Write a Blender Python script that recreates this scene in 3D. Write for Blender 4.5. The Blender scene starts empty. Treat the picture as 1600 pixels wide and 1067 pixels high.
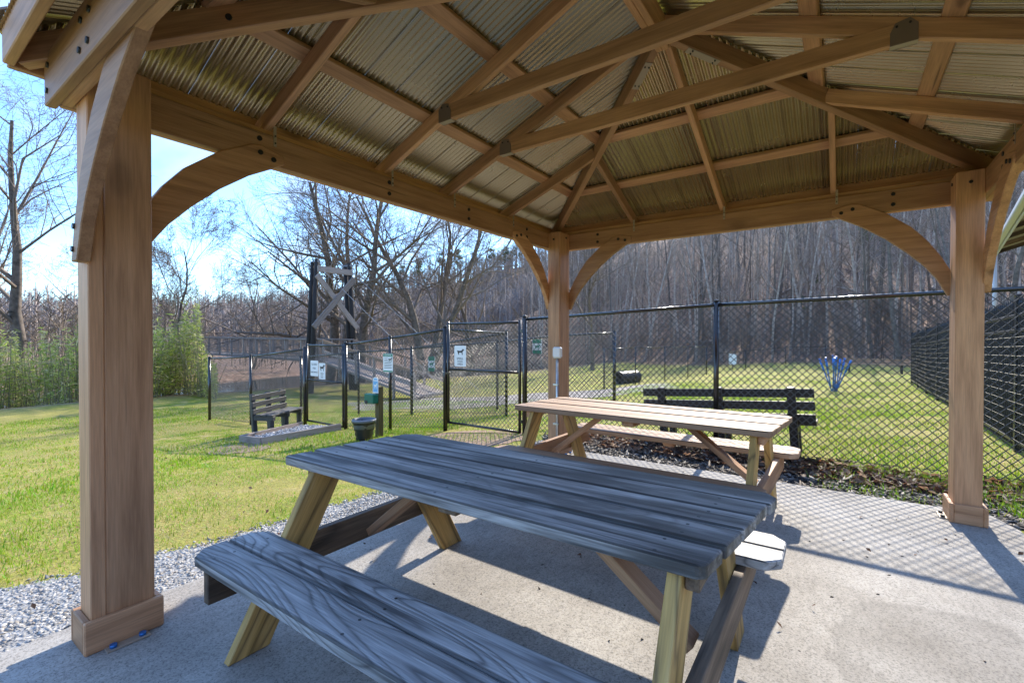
import bpy, bmesh, math, random
import numpy as np
from mathutils import Vector, Matrix

random.seed(7)
RNG = np.random.default_rng(7)
sc = bpy.context.scene
COL = sc.collection
R = math.radians

# ------------------------------------------------------------------ camera
CAM = Vector((2.607, -0.681, 1.302)); YAW = -0.6147; PITCH = -0.0096; FPX = 733.0
cd = bpy.data.cameras.new('camera'); co = bpy.data.objects.new('camera', cd); COL.objects.link(co)
co.location = CAM; co.rotation_euler = (math.pi/2 + PITCH, 0, -YAW)
cd.sensor_width = 36.0; cd.lens = 16.49; cd.clip_start = 0.05; cd.clip_end = 3000
sc.camera = co
FW = Vector((math.sin(YAW), math.cos(YAW), 0)); RT = Vector((math.cos(YAW), -math.sin(YAW), 0))
SUN_EL = R(33.8); SUN_AZ = R(-4.0)          # azimuth clockwise from +Y

# ------------------------------------------------------------------ node helpers
def nd(nt, typ, ins=None, **props):
    n = nt.nodes.new(typ)
    for k, v in props.items(): setattr(n, k, v)
    for k, v in (ins or {}).items():
        s = n.inputs[k]
        if isinstance(v, bpy.types.NodeSocket): nt.links.new(v, s)
        else: s.default_value = v
    return n
def ramp(nt, fac, stops, interp='LINEAR'):
    n = nt.nodes.new('ShaderNodeValToRGB'); cr = n.color_ramp; cr.interpolation = interp
    while len(cr.elements) < len(stops): cr.elements.new(0.5)
    for e, (p, c) in zip(cr.elements, stops):
        e.position = p; e.color = (c[0], c[1], c[2], 1) if len(c) == 3 else c
    nt.links.new(fac, n.inputs['Fac']); return n.outputs['Color']
def mixc(nt, fac, a, b, mode='MIX'):
    n = nt.nodes.new('ShaderNodeMix'); n.data_type = 'RGBA'; n.blend_type = mode
    for s, v in ((n.inputs[0], fac), (n.inputs[6], a), (n.inputs[7], b)):
        if isinstance(v, bpy.types.NodeSocket): nt.links.new(v, s)
        else: s.default_value = (v if not isinstance(v, tuple) or len(v) == 4 else (*v, 1))
    return n.outputs[2]
def math_(nt, op, a, b=0.0, c=0.0):
    n = nt.nodes.new('ShaderNodeMath'); n.operation = op
    for i, v in enumerate((a, b, c)):
        if isinstance(v, bpy.types.NodeSocket): nt.links.new(v, n.inputs[i])
        else: n.inputs[i].default_value = v
    return n.outputs[0]
def newmat(name):
    m = bpy.data.materials.new(name); m.use_nodes = True
    nt = m.node_tree; b = nt.nodes['Principled BSDF']
    return m, nt, b
def setin(nt, node, key, v):
    s = node.inputs[key]
    if isinstance(v, bpy.types.NodeSocket): nt.links.new(v, s)
    else: s.default_value = (*v, 1) if isinstance(v, tuple) and len(v) == 3 else v
def coords(nt, scale, rnd=True, kind='Object'):
    t = nd(nt, 'ShaderNodeTexCoord').outputs[kind]
    if rnd:
        r = nd(nt, 'ShaderNodeObjectInfo').outputs['Random']
        r2 = math_(nt, 'MULTIPLY', r, 37.0)
        cx = nd(nt, 'ShaderNodeCombineXYZ', {'X': r2, 'Y': math_(nt, 'MULTIPLY', r, 11.3), 'Z': math_(nt, 'MULTIPLY', r, 7.7)}).outputs[0]
        t = nd(nt, 'ShaderNodeVectorMath', {0: t, 1: cx}, operation='ADD').outputs[0]
    return nd(nt, 'ShaderNodeMapping', {'Vector': t, 'Scale': scale}).outputs[0]
def bump(nt, b, h, strength=0.3, dist=0.01):
    n = nd(nt, 'ShaderNodeBump', {'Height': h, 'Strength': strength, 'Distance': dist})
    nt.links.new(n.outputs[0], b.inputs['Normal'])

# ------------------------------------------------------------------ world
w = bpy.data.worlds.new('World'); sc.world = w; w.use_nodes = True
nt = w.node_tree; bg = nt.nodes['Background']
sky = nd(nt, 'ShaderNodeTexSky', sky_type='NISHITA', sun_disc=False)
sky.sun_elevation = SUN_EL; sky.sun_rotation = SUN_AZ; sky.air_density = 1.0; sky.dust_density = 0.3; sky.ozone_density = 2.6
gc = nd(nt, 'ShaderNodeTexCoord').outputs['Generated']
sep = nd(nt, 'ShaderNodeSeparateXYZ', {0: gc})
den = math_(nt, 'ADD', sep.outputs['Z'], 0.22)
cxy = nd(nt, 'ShaderNodeCombineXYZ', {'X': math_(nt, 'DIVIDE', sep.outputs['X'], den), 'Y': math_(nt, 'DIVIDE', sep.outputs['Y'], den)}).outputs[0]
n1 = nd(nt, 'ShaderNodeTexNoise', {'Vector': nd(nt, 'ShaderNodeMapping', {'Vector': cxy, 'Scale': (1.6, 3.2, 1), 'Location': (3.1, 0.4, 0), 'Rotation': (0, 0, 0.9)}).outputs[0], 'Scale': 1.0, 'Detail': 4.0, 'Roughness': 0.55})
cm = ramp(nt, n1.outputs['Fac'], [(0.46, (0, 0, 0)), (0.60, (0.4,)*3), (0.78, (0.85,)*3)])
skyc = mixc(nt, 1.0, sky.outputs[0], (0.62, 0.81, 1.0, 1), 'MULTIPLY')
out = mixc(nt, cm, skyc, (2.1, 2.4, 2.85, 1))
nt.links.new(out, bg.inputs['Color']); bg.inputs['Strength'].default_value = 0.115

# ------------------------------------------------------------------ sun + exposure
sl = bpy.data.lights.new('sun', 'SUN'); sl.energy = 2.05; sl.angle = R(0.53); sl.color = (1.0, 0.91, 0.77)
so = bpy.data.objects.new('sun', sl); COL.objects.link(so)
sd = Vector((math.sin(SUN_AZ)*math.cos(SUN_EL), math.cos(SUN_AZ)*math.cos(SUN_EL), math.sin(SUN_EL)))
so.rotation_euler = sd.to_track_quat('Z', 'Y').to_euler(); so.location = (0, 0, 30)
vs = sc.view_settings; vs.view_transform = 'Standard'; vs.look = 'None'; vs.exposure = 2.24; vs.gamma = 1.0; vs.use_curve_mapping = False
cy_ = sc.cycles; cy_.max_bounces = 6; cy_.diffuse_bounces = 4; cy_.glossy_bounces = 2; cy_.transmission_bounces = 2; cy_.transparent_max_bounces = 4

# ------------------------------------------------------------------ object helpers
def wm(o):
    m = o.matrix_basis.copy()
    while o.parent: o = o.parent; m = o.matrix_basis @ m
    return m
def link(name, me, mat, parent=None, M=None, **tags):
    o = bpy.data.objects.new(name, me); COL.objects.link(o)
    M = M if M is not None else Matrix.Identity(4)
    if parent is not None: o.parent = parent; o.matrix_basis = wm(parent).inverted() @ M
    else: o.matrix_basis = M
    if mat is not None and me is not None and not me.materials: me.materials.append(mat)
    for k, v in tags.items(): o[k] = v
    return o
def thing(name, label, cat, loc=(0, 0, 0), rz=0.0, group=None):
    o = bpy.data.objects.new(name, None); COL.objects.link(o); o.empty_display_size = 0.2
    o.matrix_basis = Matrix.Translation(loc) @ Matrix.Rotation(rz, 4, 'Z')
    o['label'] = label; o['category'] = cat
    if group: o['group'] = group
    return o
def frame(p0, p1, up=(0, 0, 1)):
    p0 = Vector(p0); p1 = Vector(p1); x = (p1-p0).normalized(); u = Vector(up)
    z = (u - x*u.dot(x)).normalized(); y = z.cross(x)
    c = (p0+p1)/2
    return Matrix(((x.x, y.x, z.x, c.x), (x.y, y.y, z.y, c.y), (x.z, y.z, z.z, c.z), (0, 0, 0, 1))), (p1-p0).length
_box = {}
def boxmesh(l, w_, d, bev, mat):
    k = (round(l, 3), round(w_, 4), round(d, 4), bev, mat.name)
    if k in _box: return _box[k]
    bm = bmesh.new(); bmesh.ops.create_cube(bm, size=1.0)
    for v in bm.verts: v.co = Vector((v.co.x*l, v.co.y*w_, v.co.z*d))
    if bev: bmesh.ops.bevel(bm, geom=bm.edges[:], offset=bev, segments=1, affect='EDGES')
    me = bpy.data.meshes.new('timber'); bm.to_mesh(me); bm.free(); me.materials.append(mat)
    _box[k] = me; return me
def timber(name, p0, p1, w_, d, mat, parent=None, up=(0, 0, 1), bev=0.004, **tags):
    """box from p0 to p1; w_ sideways, d along up"""
    M, l = frame(p0, p1, up)
    return link(name, boxmesh(l, w_, d, bev, mat), mat, parent, M, **tags)
def box(name, c, s, mat, parent=None, bev=0.003, rz=0.0, **tags):
    M = Matrix.Translation(c) @ Matrix.Rotation(rz, 4, 'Z')
    return link(name, boxmesh(s[0], s[1], s[2], bev, mat), mat, parent, M, **tags)
def prism(name, pts, th, M, mat, parent=None, bev=0.003, **tags):
    bm = bmesh.new()
    vs_ = [bm.verts.new((p[0], p[1], -th/2)) for p in pts]
    f = bm.faces.new(vs_); f.normal_update()
    r = bmesh.ops.extrude_face_region(bm, geom=[f])
    for e in r['geom']:
        if isinstance(e, bmesh.types.BMVert): e.co.z += th
    bmesh.ops.recalc_face_normals(bm, faces=bm.faces[:])
    if bev: bmesh.ops.bevel(bm, geom=[e for e in bm.edges if e.calc_face_angle(0) > 0.5], offset=bev, segments=1, affect='EDGES')
    me = bpy.data.meshes.new(name); bm.to_mesh(me); bm.free()
    return link(name, me, mat, parent, M, **tags)
def cyl(name, p0, p1, r0, mat, parent=None, r1=None, seg=12, smooth=True, **tags):
    r1 = r0 if r1 is None else r1
    M, l = frame(p0, p1, (0, 0, 1) if abs((Vector(p1)-Vector(p0)).normalized().z) < 0.95 else (0, 1, 0))
    k = ('c', round(l, 3), round(r0, 4), round(r1, 4), seg, mat.name)
    if k not in _box:
        bm = bmesh.new(); a = []; b = []
        for i in range(seg):
            t = 2*math.pi*i/seg
            a.append(bm.verts.new((-l/2, r0*math.cos(t), r0*math.sin(t)))); b.append(bm.verts.new((l/2, r1*math.cos(t), r1*math.sin(t))))
        for i in range(seg):
            j = (i+1) % seg; f = bm.faces.new((a[i], a[j], b[j], b[i])); f.smooth = smooth
        bm.faces.new(a[::-1]); bm.faces.new(b)
        bmesh.ops.recalc_face_normals(bm, faces=bm.faces[:])
        me = bpy.data.meshes.new('rod'); bm.to_mesh(me); bm.free(); me.materials.append(mat); _box[k] = me
    return link(name, _box[k], mat, parent, M, **tags)
def np_mesh(name, V, F, mat, col=None, smooth=False):
    V = np.asarray(V, dtype=np.float32).reshape(-1, 3); F = np.asarray(F, dtype=np.int32); k = F.shape[1]
    me = bpy.data.meshes.new(name)
    me.vertices.add(len(V)); me.vertices.foreach_set('co', V.ravel())
    me.loops.add(F.size); me.loops.foreach_set('vertex_index', F.ravel())
    me.polygons.add(len(F)); me.polygons.foreach_set('loop_start', np.arange(0, F.size, k, dtype=np.int32))
    me.polygons.foreach_set('loop_total', np.full(len(F), k, dtype=np.int32))
    if smooth: me.polygons.foreach_set('use_smooth', np.ones(len(F), dtype=bool))
    if col is not None:
        a = me.color_attributes.new('Col', 'FLOAT_COLOR', 'POINT')
        a.data.foreach_set('color', np.hstack([col, np.ones((len(col), 1))]).astype(np.float32).ravel())
    me.update(); me.validate()
    if mat: me.materials.append(mat)
    return me
def tubes(P0, P1, R0, R1, n=4):
    """arrays of segments -> verts, quads"""
    P0 = np.asarray(P0, float); P1 = np.asarray(P1, float); D = P1-P0
    D = D/np.maximum(np.linalg.norm(D, axis=1, keepdims=True), 1e-9)
    ref = np.where(np.abs(D[:, 2:3]) > 0.9, np.array([[1.0, 0, 0]]), np.array([[0, 0, 1.0]]))
    A = np.cross(D, ref); A /= np.linalg.norm(A, axis=1, keepdims=True); B = np.cross(D, A)
    m = len(P0); V = np.zeros((m, 2*n, 3))
    for i in range(n):
        t = 2*math.pi*i/n; o = A*math.cos(t)+B*math.sin(t)
        V[:, i] = P0+o*np.asarray(R0).reshape(-1, 1); V[:, n+i] = P1+o*np.asarray(R1).reshape(-1, 1)
    base = np.array([[i, (i+1) % n, n+(i+1) % n, n+i] for i in range(n)])
    F = (base[None]+(np.arange(m)*2*n)[:, None, None]).reshape(-1, 4)
    return V.reshape(-1, 3), F

# ------------------------------------------------------------------ materials
def wood(name, dark, mid, light, grain=1.0, rough=0.6, rings=0.0, knot=0.6, bmp=0.25, wear=None, ringmix=0.9, edge=0.0):
    m, nt, b = newmat(name)
    v = coords(nt, (1.1, 14, 14)); v2 = coords(nt, (0.75, 4.2, 4.2)); v3 = coords(nt, (6, 160, 160)); vk = coords(nt, (1.5, 5.5, 3.0)); vc = coords(nt, (0.9, 34, 34))
    n = nd(nt, 'ShaderNodeTexNoise', {'Vector': v, 'Scale': 1.6, 'Detail': 4.0, 'Roughness': 0.62}).outputs['Fac']
    fine = nd(nt, 'ShaderNodeTexNoise', {'Vector': v3, 'Scale': 1.0, 'Detail': 2.0}).outputs['Fac']
    c = ramp(nt, n, [(0.28, dark), (0.52, mid), (0.75, light)])
    h = fine
    if rings:
        f = nd(nt, 'ShaderNodeTexNoise', {'Vector': v2, 'Scale': 1.15, 'Detail': 1.0, 'Roughness': 0.3, 'Distortion': 0.5}).outputs['Fac']
        rr = math_(nt, 'PINGPONG', math_(nt, 'ADD', math_(nt, 'MULTIPLY', f, rings), math_(nt, 'MULTIPLY', fine, 0.35)), 1.0)
        rc = ramp(nt, rr, [(0.0, (0.36,)*3), (0.12, (0.58,)*3), (0.34, (0.97,)*3), (1.0, (1.10,)*3)])
        c = mixc(nt, ringmix, c, rc, 'MULTIPLY'); h = math_(nt, 'ADD', math_(nt, 'MULTIPLY', rr, 0.8), fine)
    vo = nd(nt, 'ShaderNodeTexVoronoi', {'Vector': vk, 'Scale': 1.0, 'Randomness': 1.0})
    kf = ramp(nt, vo.outputs['Distance'], [(0.0, (1,)*3), (0.09, (0.85,)*3), (0.15, (0.3,)*3), (0.30, (0, 0, 0))])
    ks = ramp(nt, nd(nt, 'ShaderNodeSeparateColor', {0: vo.outputs['Color']}).outputs[0], [(0.62, (0, 0, 0)), (0.66, (1,)*3)])
    kk = math_(nt, 'MULTIPLY', math_(nt, 'MULTIPLY', kf, ks), knot)
    c = mixc(nt, kk, c, (dark[0]*0.3, dark[1]*0.28, dark[2]*0.25, 1))
    c = mixc(nt, 0.35*grain, c, ramp(nt, fine, [(0.35, (0.45,)*3), (0.6, (1.1,)*3)]), 'MULTIPLY')
    if True:
        big_ = wear or rings > 20
        cr = nd(nt, 'ShaderNodeTexNoise', {'Vector': vc, 'Scale': 1.0, 'Detail': 2.0}).outputs['Fac']
        c = mixc(nt, 0.85, c, ramp(nt, cr, [(0.33, (0.12,)*3), (0.41, (0.75,)*3), (0.60, (1.0,)*3), (0.75, (1.25,)*3)] if big_ else [(0.24, (0.35,)*3), (0.29, (0.92,)*3), (0.62, (1.0,)*3), (0.8, (1.06,)*3)]), 'MULTIPLY')
    if wear:
        wv = nd(nt, 'ShaderNodeTexNoise', {'Vector': coords(nt, (1.0, 5, 5)), 'Scale': 1.3, 'Detail': 4.0}).outputs['Fac']
        c = mixc(nt, ramp(nt, wv, [(0.47, (0, 0, 0)), (0.60, (0.88,)*3)]), c, (*wear, 1))
    if edge:
        sy_ = nd(nt, 'ShaderNodeSeparateXYZ', {0: nd(nt, 'ShaderNodeTexCoord').outputs['Object']}); ay = math_(nt, 'ABSOLUTE', sy_.outputs['Y']); tp_ = math_(nt, 'GREATER_THAN', sy_.outputs['Z'], 0.0145)
        ay = math_(nt, 'ADD', ay, math_(nt, 'MULTIPLY', math_(nt, 'SUBTRACT', n, 0.5), 0.02))
        c = mixc(nt, math_(nt, 'MULTIPLY', tp_, ramp(nt, math_(nt, 'DIVIDE', ay, edge), [(0.86, (0, 0, 0)), (0.97, (0.85,)*3)])), c, (dark[0]*0.16, dark[1]*0.15, dark[2]*0.14, 1))
    rv = nd(nt, 'ShaderNodeObjectInfo').outputs['Random']
    c = mixc(nt, 1.0, c, ramp(nt, rv, [(0, (0.66,)*3), (1, (1.2,)*3)]), 'MULTIPLY')
    setin(nt, b, 'Base Color', c); b.inputs['Roughness'].default_value = rough
    if bmp > 0.15: bump(nt, b, h, bmp, 0.004)
    return m
MW_PAV = wood('stained_cedar', (0.36, 0.18, 0.086), (0.53, 0.282, 0.142), (0.63, 0.355, 0.19), grain=0.7, rough=0.55, knot=0.8, bmp=0.12)
MW_GREY = wood('weathered_grey_wood', (0.33, 0.332, 0.34), (0.52, 0.525, 0.535), (0.66, 0.66, 0.665), grain=1.0, rough=0.62, rings=44.0, knot=0.95, edge=0.074, bmp=0.5)
MW_TOP = wood('weathered_dark_tabletop', (0.14, 0.134, 0.13), (0.37, 0.36, 0.357), (0.60, 0.59, 0.58), grain=1.6, rough=0.6, rings=22.0, knot=0.95, ringmix=0.45, edge=0.0665, bmp=0.5, wear=(0.06, 0.055, 0.052))
MW_LEG = wood('treated_pine', (0.36, 0.215, 0.06), (0.52, 0.325, 0.10), (0.62, 0.41, 0.16), grain=0.8, rough=0.6, rings=16.0, knot=0.8, bmp=0.2)
MW_FRESH = wood('fresh_fir', (0.31, 0.18, 0.105), (0.41, 0.255, 0.155), (0.48, 0.315, 0.205), grain=0.7, rough=0.65, knot=0.5, bmp=0.2, edge=0.068)
MW_LIGHT = wood('pale_rail_glint_wood', (0.31, 0.18, 0.105), (0.41, 0.255, 0.155), (0.48, 0.315, 0.205), grain=0.7, rough=0.65)  # pale ramp rails; on the far bench this tone paints in sun glints
MW_BRACE = wood('reddish_brace_wood', (0.28, 0.13, 0.06), (0.42, 0.22, 0.11), (0.52, 0.30, 0.16), grain=0.8, rough=0.65, rings=6.0, knot=0.7, bmp=0.2)
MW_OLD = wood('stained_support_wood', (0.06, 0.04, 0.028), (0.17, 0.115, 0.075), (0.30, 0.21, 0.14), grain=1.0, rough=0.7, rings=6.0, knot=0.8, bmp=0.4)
MW_POLE = wood('creosote_pole', (0.012, 0.010, 0.010), (0.025, 0.02, 0.018), (0.05, 0.04, 0.035), grain=1.0, rough=0.8)
MW_BRIDGE = wood('bridge_timber', (0.26, 0.205, 0.175), (0.37, 0.30, 0.26), (0.46, 0.38, 0.33), rough=0.8)
MW_POST = wood('mossy_post', (0.10, 0.075, 0.03), (0.17, 0.13, 0.05), (0.24, 0.19, 0.08), rough=0.85)
MW_BENCHD = wood('dark_bench_boards', (0.022, 0.016, 0.013), (0.04, 0.03, 0.025), (0.06, 0.046, 0.04), rough=0.5, knot=0.1)

def plain(name, c, rough=0.5, metal=0.0, spec=0.5, noise_=0.0, scale=20.0, bmp=0.0):
    m, nt, b = newmat(name)
    b.inputs['Roughness'].default_value = rough; b.inputs['Metallic'].default_value = metal; b.inputs['Specular IOR Level'].default_value = spec
    if noise_:
        n = nd(nt, 'ShaderNodeTexNoise', {'Vector': coords(nt, (1, 1, 1)), 'Scale': scale, 'Detail': 5.0}).outputs['Fac']
        setin(nt, b, 'Base Color', mixc(nt, 1.0, (*c, 1), ramp(nt, n, [(0.3, (1-noise_,)*3), (0.7, (1+noise_,)*3)]), 'MULTIPLY'))
        if bmp: bump(nt, b, n, bmp, 0.01)
    else: setin(nt, b, 'Base Color', c)
    return m
M_BLACK = plain('black_vinyl', (0.012, 0.012, 0.013), 0.22, spec=0.8)
M_WIRE = plain('black_vinyl_wire', (0.02, 0.02, 0.021), 0.33, spec=1.0)
M_IRON = plain('black_iron', (0.015, 0.016, 0.02), 0.35)
M_BOLT = plain('black_bolt', (0.012, 0.012, 0.012), 0.4)
M_STEEL = plain('galvanised_steel', (0.55, 0.55, 0.53), 0.35, 0.85, noise_=0.15)
M_BRKT = plain('tan_bracket', (0.40, 0.33, 0.26), 0.45, 0.3)
M_BRKD = plain('brown_bracket', (0.22, 0.165, 0.135), 0.45, 0.3)
M_GREYPL = plain('grey_plastic', (0.48, 0.49, 0.48), 0.4)
M_CLEAR = plain('translucent_cover', (0.75, 0.77, 0.78), 0.12)
M_BLUE = plain('blue_plastic', (0.04, 0.19, 0.58), 0.4)
M_BLUEB = plain('blue_anchor', (0.03, 0.16, 0.45), 0.35, 0.4)
M_WHITE = plain('white_sign', (0.78, 0.79, 0.80), 0.4)
M_GREEN = plain('green_plastic', (0.0, 0.13, 0.09), 0.35)
M_SIGNG = plain('sign_green', (0.03, 0.22, 0.13), 0.4)
M_SIGNB = plain('sign_blue', (0.16, 0.42, 0.72), 0.4)
M_INK = plain('sign_ink', (0.02, 0.02, 0.022), 0.5)
M_BAG = plain('black_bag', (0.018, 0.02, 0.024), 0.38)
M_LINER = plain('bucket_rim', (0.13, 0.15, 0.19), 0.45)
M_GUTTER = plain('white_gutter', (0.60, 0.63, 0.70), 0.35)
M_WALL = plain('block_wall', (0.30, 0.29, 0.28), 0.85, noise_=0.2, scale=6)
M_PLAST = plain('charcoal_plastic_lumber', (0.05, 0.05, 0.053), 0.5, noise_=0.2)
M_CULV = plain('black_culvert', (0.015, 0.015, 0.016), 0.4)
M_ROOFX = plain('tan_roof_underside', (0.30, 0.28, 0.27), 0.5, noise_=0.1, scale=3)
M_CABLE = plain('steel_cable', (0.22, 0.22, 0.23), 0.5, 0.3)

def roof_metal():
    m, nt, b = newmat('bronze_roof_metal')
    n = nd(nt, 'ShaderNodeTexNoise', {'Vector': coords(nt, (3, 3, 3)), 'Scale': 1.0, 'Detail': 4.0}).outputs['Fac']
    setin(nt, b, 'Base Color', ramp(nt, n, [(0.3, (0.47, 0.375, 0.21)), (0.7, (0.53, 0.43, 0.255))]))
    b.inputs['Metallic'].default_value = 0.75
    setin(nt, b, 'Roughness', ramp(nt, n, [(0.3, (0.25,)*3), (0.7, (0.28,)*3)]))
    return m
M_ROOF = roof_metal()

def vcol(name, rough=0.8, sheen=0.0, trans=0.0, spec=0.3, mul=1.0):
    m, nt, b = newmat(name)
    a = nd(nt, 'ShaderNodeVertexColor', layer_name='Col')
    setin(nt, b, 'Base Color', a.outputs['Color']); b.inputs['Roughness'].default_value = rough; b.inputs['Specular IOR Level'].default_value = spec
    if trans:
        tr = nd(nt, 'ShaderNodeBsdfTranslucent', {'Color': a.outputs['Color']})
        mx = nd(nt, 'ShaderNodeMixShader', {0: trans, 1: b.outputs[0], 2: tr.outputs[0]})
        nt.links.new(mx.outputs[0], nt.nodes['Material Output'].inputs['Surface'])
    return m
M_BLADE = vcol('grass_blades', 0.6, trans=0.45)
M_STONE = vcol('gravel_stones', 0.75)
M_CHIP = vcol('mulch_chips', 0.7)
M_LEAF = vcol('leaves', 0.6, trans=0.58)
M_BARK = plain('grey_bark', (0.15, 0.122, 0.10), 0.9, noise_=0.45, scale=5, bmp=0.4)
M_TWIG = plain('twigs', (0.20, 0.16, 0.13), 0.9)
M_BARKP = plain('pale_bark', (0.40, 0.325, 0.27), 0.9, noise_=0.4, scale=4, bmp=0.4)
M_TWIGP = plain('pale_twigs', (0.30, 0.24, 0.195), 0.9)
M_FAR = vcol('far_wood', 0.95, spec=0.1)

def concrete():
    m, nt, b = newmat('concrete')
    v = coords(nt, (1, 1, 1), rnd=False)
    n = nd(nt, 'ShaderNodeTexNoise', {'Vector': v, 'Scale': 1.3, 'Detail': 6.0, 'Roughness': 0.6}).outputs['Fac']
    f = nd(nt, 'ShaderNodeTexNoise', {'Vector': v, 'Scale': 110.0, 'Detail': 3.0, 'Roughness': 0.75}).outputs['Fac']
    g2 = nd(nt, 'ShaderNodeTexNoise', {'Vector': nd(nt, 'ShaderNodeMapping', {'Vector': v, 'Scale': (40, 9, 1), 'Rotation': (0, 0, 0.4)}).outputs[0], 'Scale': 1.0, 'Detail': 3.0}).outputs['Fac']
    c = ramp(nt, n, [(0.3, (0.215, 0.196, 0.174)), (0.5, (0.31, 0.289, 0.262)), (0.7, (0.42, 0.40, 0.372))])
    c = mixc(nt, 1.0, c, ramp(nt, f, [(0.34, (0.45,)*3), (0.48, (0.96,)*3), (0.70, (1.2,)*3)]), 'MULTIPLY')
    c = mixc(nt, 0.5, c, ramp(nt, g2, [(0.35, (0.8,)*3), (0.6, (1.05,)*3)]), 'MULTIPLY')
    # round worn stain with a darker rim
    sp = nd(nt, 'ShaderNodeSeparateXYZ', {0: v})
    dx = math_(nt, 'SUBTRACT', sp.outputs['X'], 2.98); dy = math_(nt, 'MULTIPLY', math_(nt, 'SUBTRACT', sp.outputs['Y'], 1.75), 0.75)
    rr = math_(nt, 'SQRT', math_(nt, 'ADD', math_(nt, 'MULTIPLY', dx, dx), math_(nt, 'MULTIPLY', dy, dy)))
    rr = math_(nt, 'ADD', rr, math_(nt, 'MULTIPLY', math_(nt, 'SUBTRACT', n, 0.5), 0.5))
    st = ramp(nt, rr, [(0.0, (0.95,)*3), (0.34, (0.90,)*3), (0.40, (0.80,)*3), (0.43, (1, 1, 1))])
    c = mixc(nt, 1.0, c, st, 'MULTIPLY')
    setin(nt, b, 'Base Color', c); b.inputs['Roughness'].default_value = 0.85
    bump(nt, b, math_(nt, 'ADD', f, math_(nt, 'MULTIPLY', g2, 0.5)), 0.35, 0.004)
    return m
M_CONC = concrete()
def ground_mat():
    m, nt, b = newmat('lawn_and_leaf_litter')
    p = nd(nt, 'ShaderNodeNewGeometry').outputs['Position']
    def nz(s, d=3.0, r=0.6): return nd(nt, 'ShaderNodeTexNoise', {'Vector': p, 'Scale': s, 'Detail': d, 'Roughness': r}).outputs['Fac']
    a, b1, c1 = nz(0.45), nz(2.6), nz(40.0, 4.0, 0.75)
    gr = ramp(nt, b1, [(0.30, (0.11, 0.19, 0.012)), (0.45, (0.21, 0.26, 0.02)), (0.56, (0.34, 0.30, 0.07)), (0.70, (0.46, 0.36, 0.17))])
    gr = mixc(nt, ramp(nt, a, [(0.38, (0, 0, 0)), (0.60, (0.85,)*3)]), gr, (0.31, 0.27, 0.08, 1))
    gr = mixc(nt, 1.0, gr, ramp(nt, c1, [(0.3, (0.45,)*3), (0.5, (0.95,)*3), (0.7, (1.35,)*3)]), 'MULTIPLY')
    l1, l2 = nz(0.6), nz(3.0, 6.0, 0.75)
    lf = ramp(nt, l2, [(0.34, (0.06, 0.036, 0.027)), (0.47, (0.20, 0.125, 0.09)), (0.58, (0.34, 0.225, 0.165)), (0.70, (0.48, 0.35, 0.27))])
    lf = mixc(nt, ramp(nt, l1, [(0.45, (0, 0, 0)), (0.65, (0.5,)*3)]), lf, (0.10, 0.085, 0.06, 1))
    z = nd(nt, 'ShaderNodeVertexColor', layer_name='Col').outputs['Color']
    zs = nd(nt, 'ShaderNodeSeparateColor', {0: z}).outputs[0]
    setin(nt, b, 'Base Color', mixc(nt, zs, gr, lf)); b.inputs['Roughness'].default_value = 0.95; b.inputs['Specular IOR Level'].default_value = 0.15
    bump(nt, b, math_(nt, 'ADD', c1, b1), 0.6, 0.03)
    return m
M_GROUND = ground_mat()
def bed(name, stops, sc_=60.0, rough=0.9):
    m, nt, b = newmat(name)
    p = nd(nt, 'ShaderNodeNewGeometry').outputs['Position']
    n = nd(nt, 'ShaderNodeTexNoise', {'Vector': p, 'Scale': sc_, 'Detail': 5.0, 'Roughness': 0.75}).outputs['Fac']
    v = nd(nt, 'ShaderNodeTexVoronoi', {'Vector': p, 'Scale': sc_*0.8})
    c = ramp(nt, n, stops)
    c = mixc(nt, 0.6, c, ramp(nt, nd(nt, 'ShaderNodeSeparateColor', {0: v.outputs['Color']}).outputs[0], [(0, (0.4,)*3), (1, (1.5,)*3)]), 'MULTIPLY')
    setin(nt, b, 'Base Color', c); b.inputs['Roughness'].default_value = rough
    bump(nt, b, v.outputs['Distance'], 0.8, 0.015)
    return m
M_GRAVEL = bed('gravel_bed', [(0.3, (0.13, 0.13, 0.135)), (0.5, (0.26, 0.26, 0.26)), (0.7, (0.40, 0.39, 0.38))])
M_MULCH = bed('mulch_bed', [(0.3, (0.02, 0.017, 0.015)), (0.5, (0.05, 0.04, 0.034)), (0.7, (0.11, 0.085, 0.068))], 50)
M_DIRT = bed('bare_dirt', [(0.3, (0.16, 0.09, 0.055)), (0.5, (0.25, 0.16, 0.10)), (0.7, (0.36, 0.26, 0.18))], 25)
M_CHIPPATH = bed('pale_chip_path', [(0.3, (0.14, 0.12, 0.11)), (0.5, (0.24, 0.21, 0.185)), (0.7, (0.34, 0.30, 0.27))], 12)
M_WATER = plain('creek_water', (0.02, 0.03, 0.035), 0.06, spec=0.6)

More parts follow.
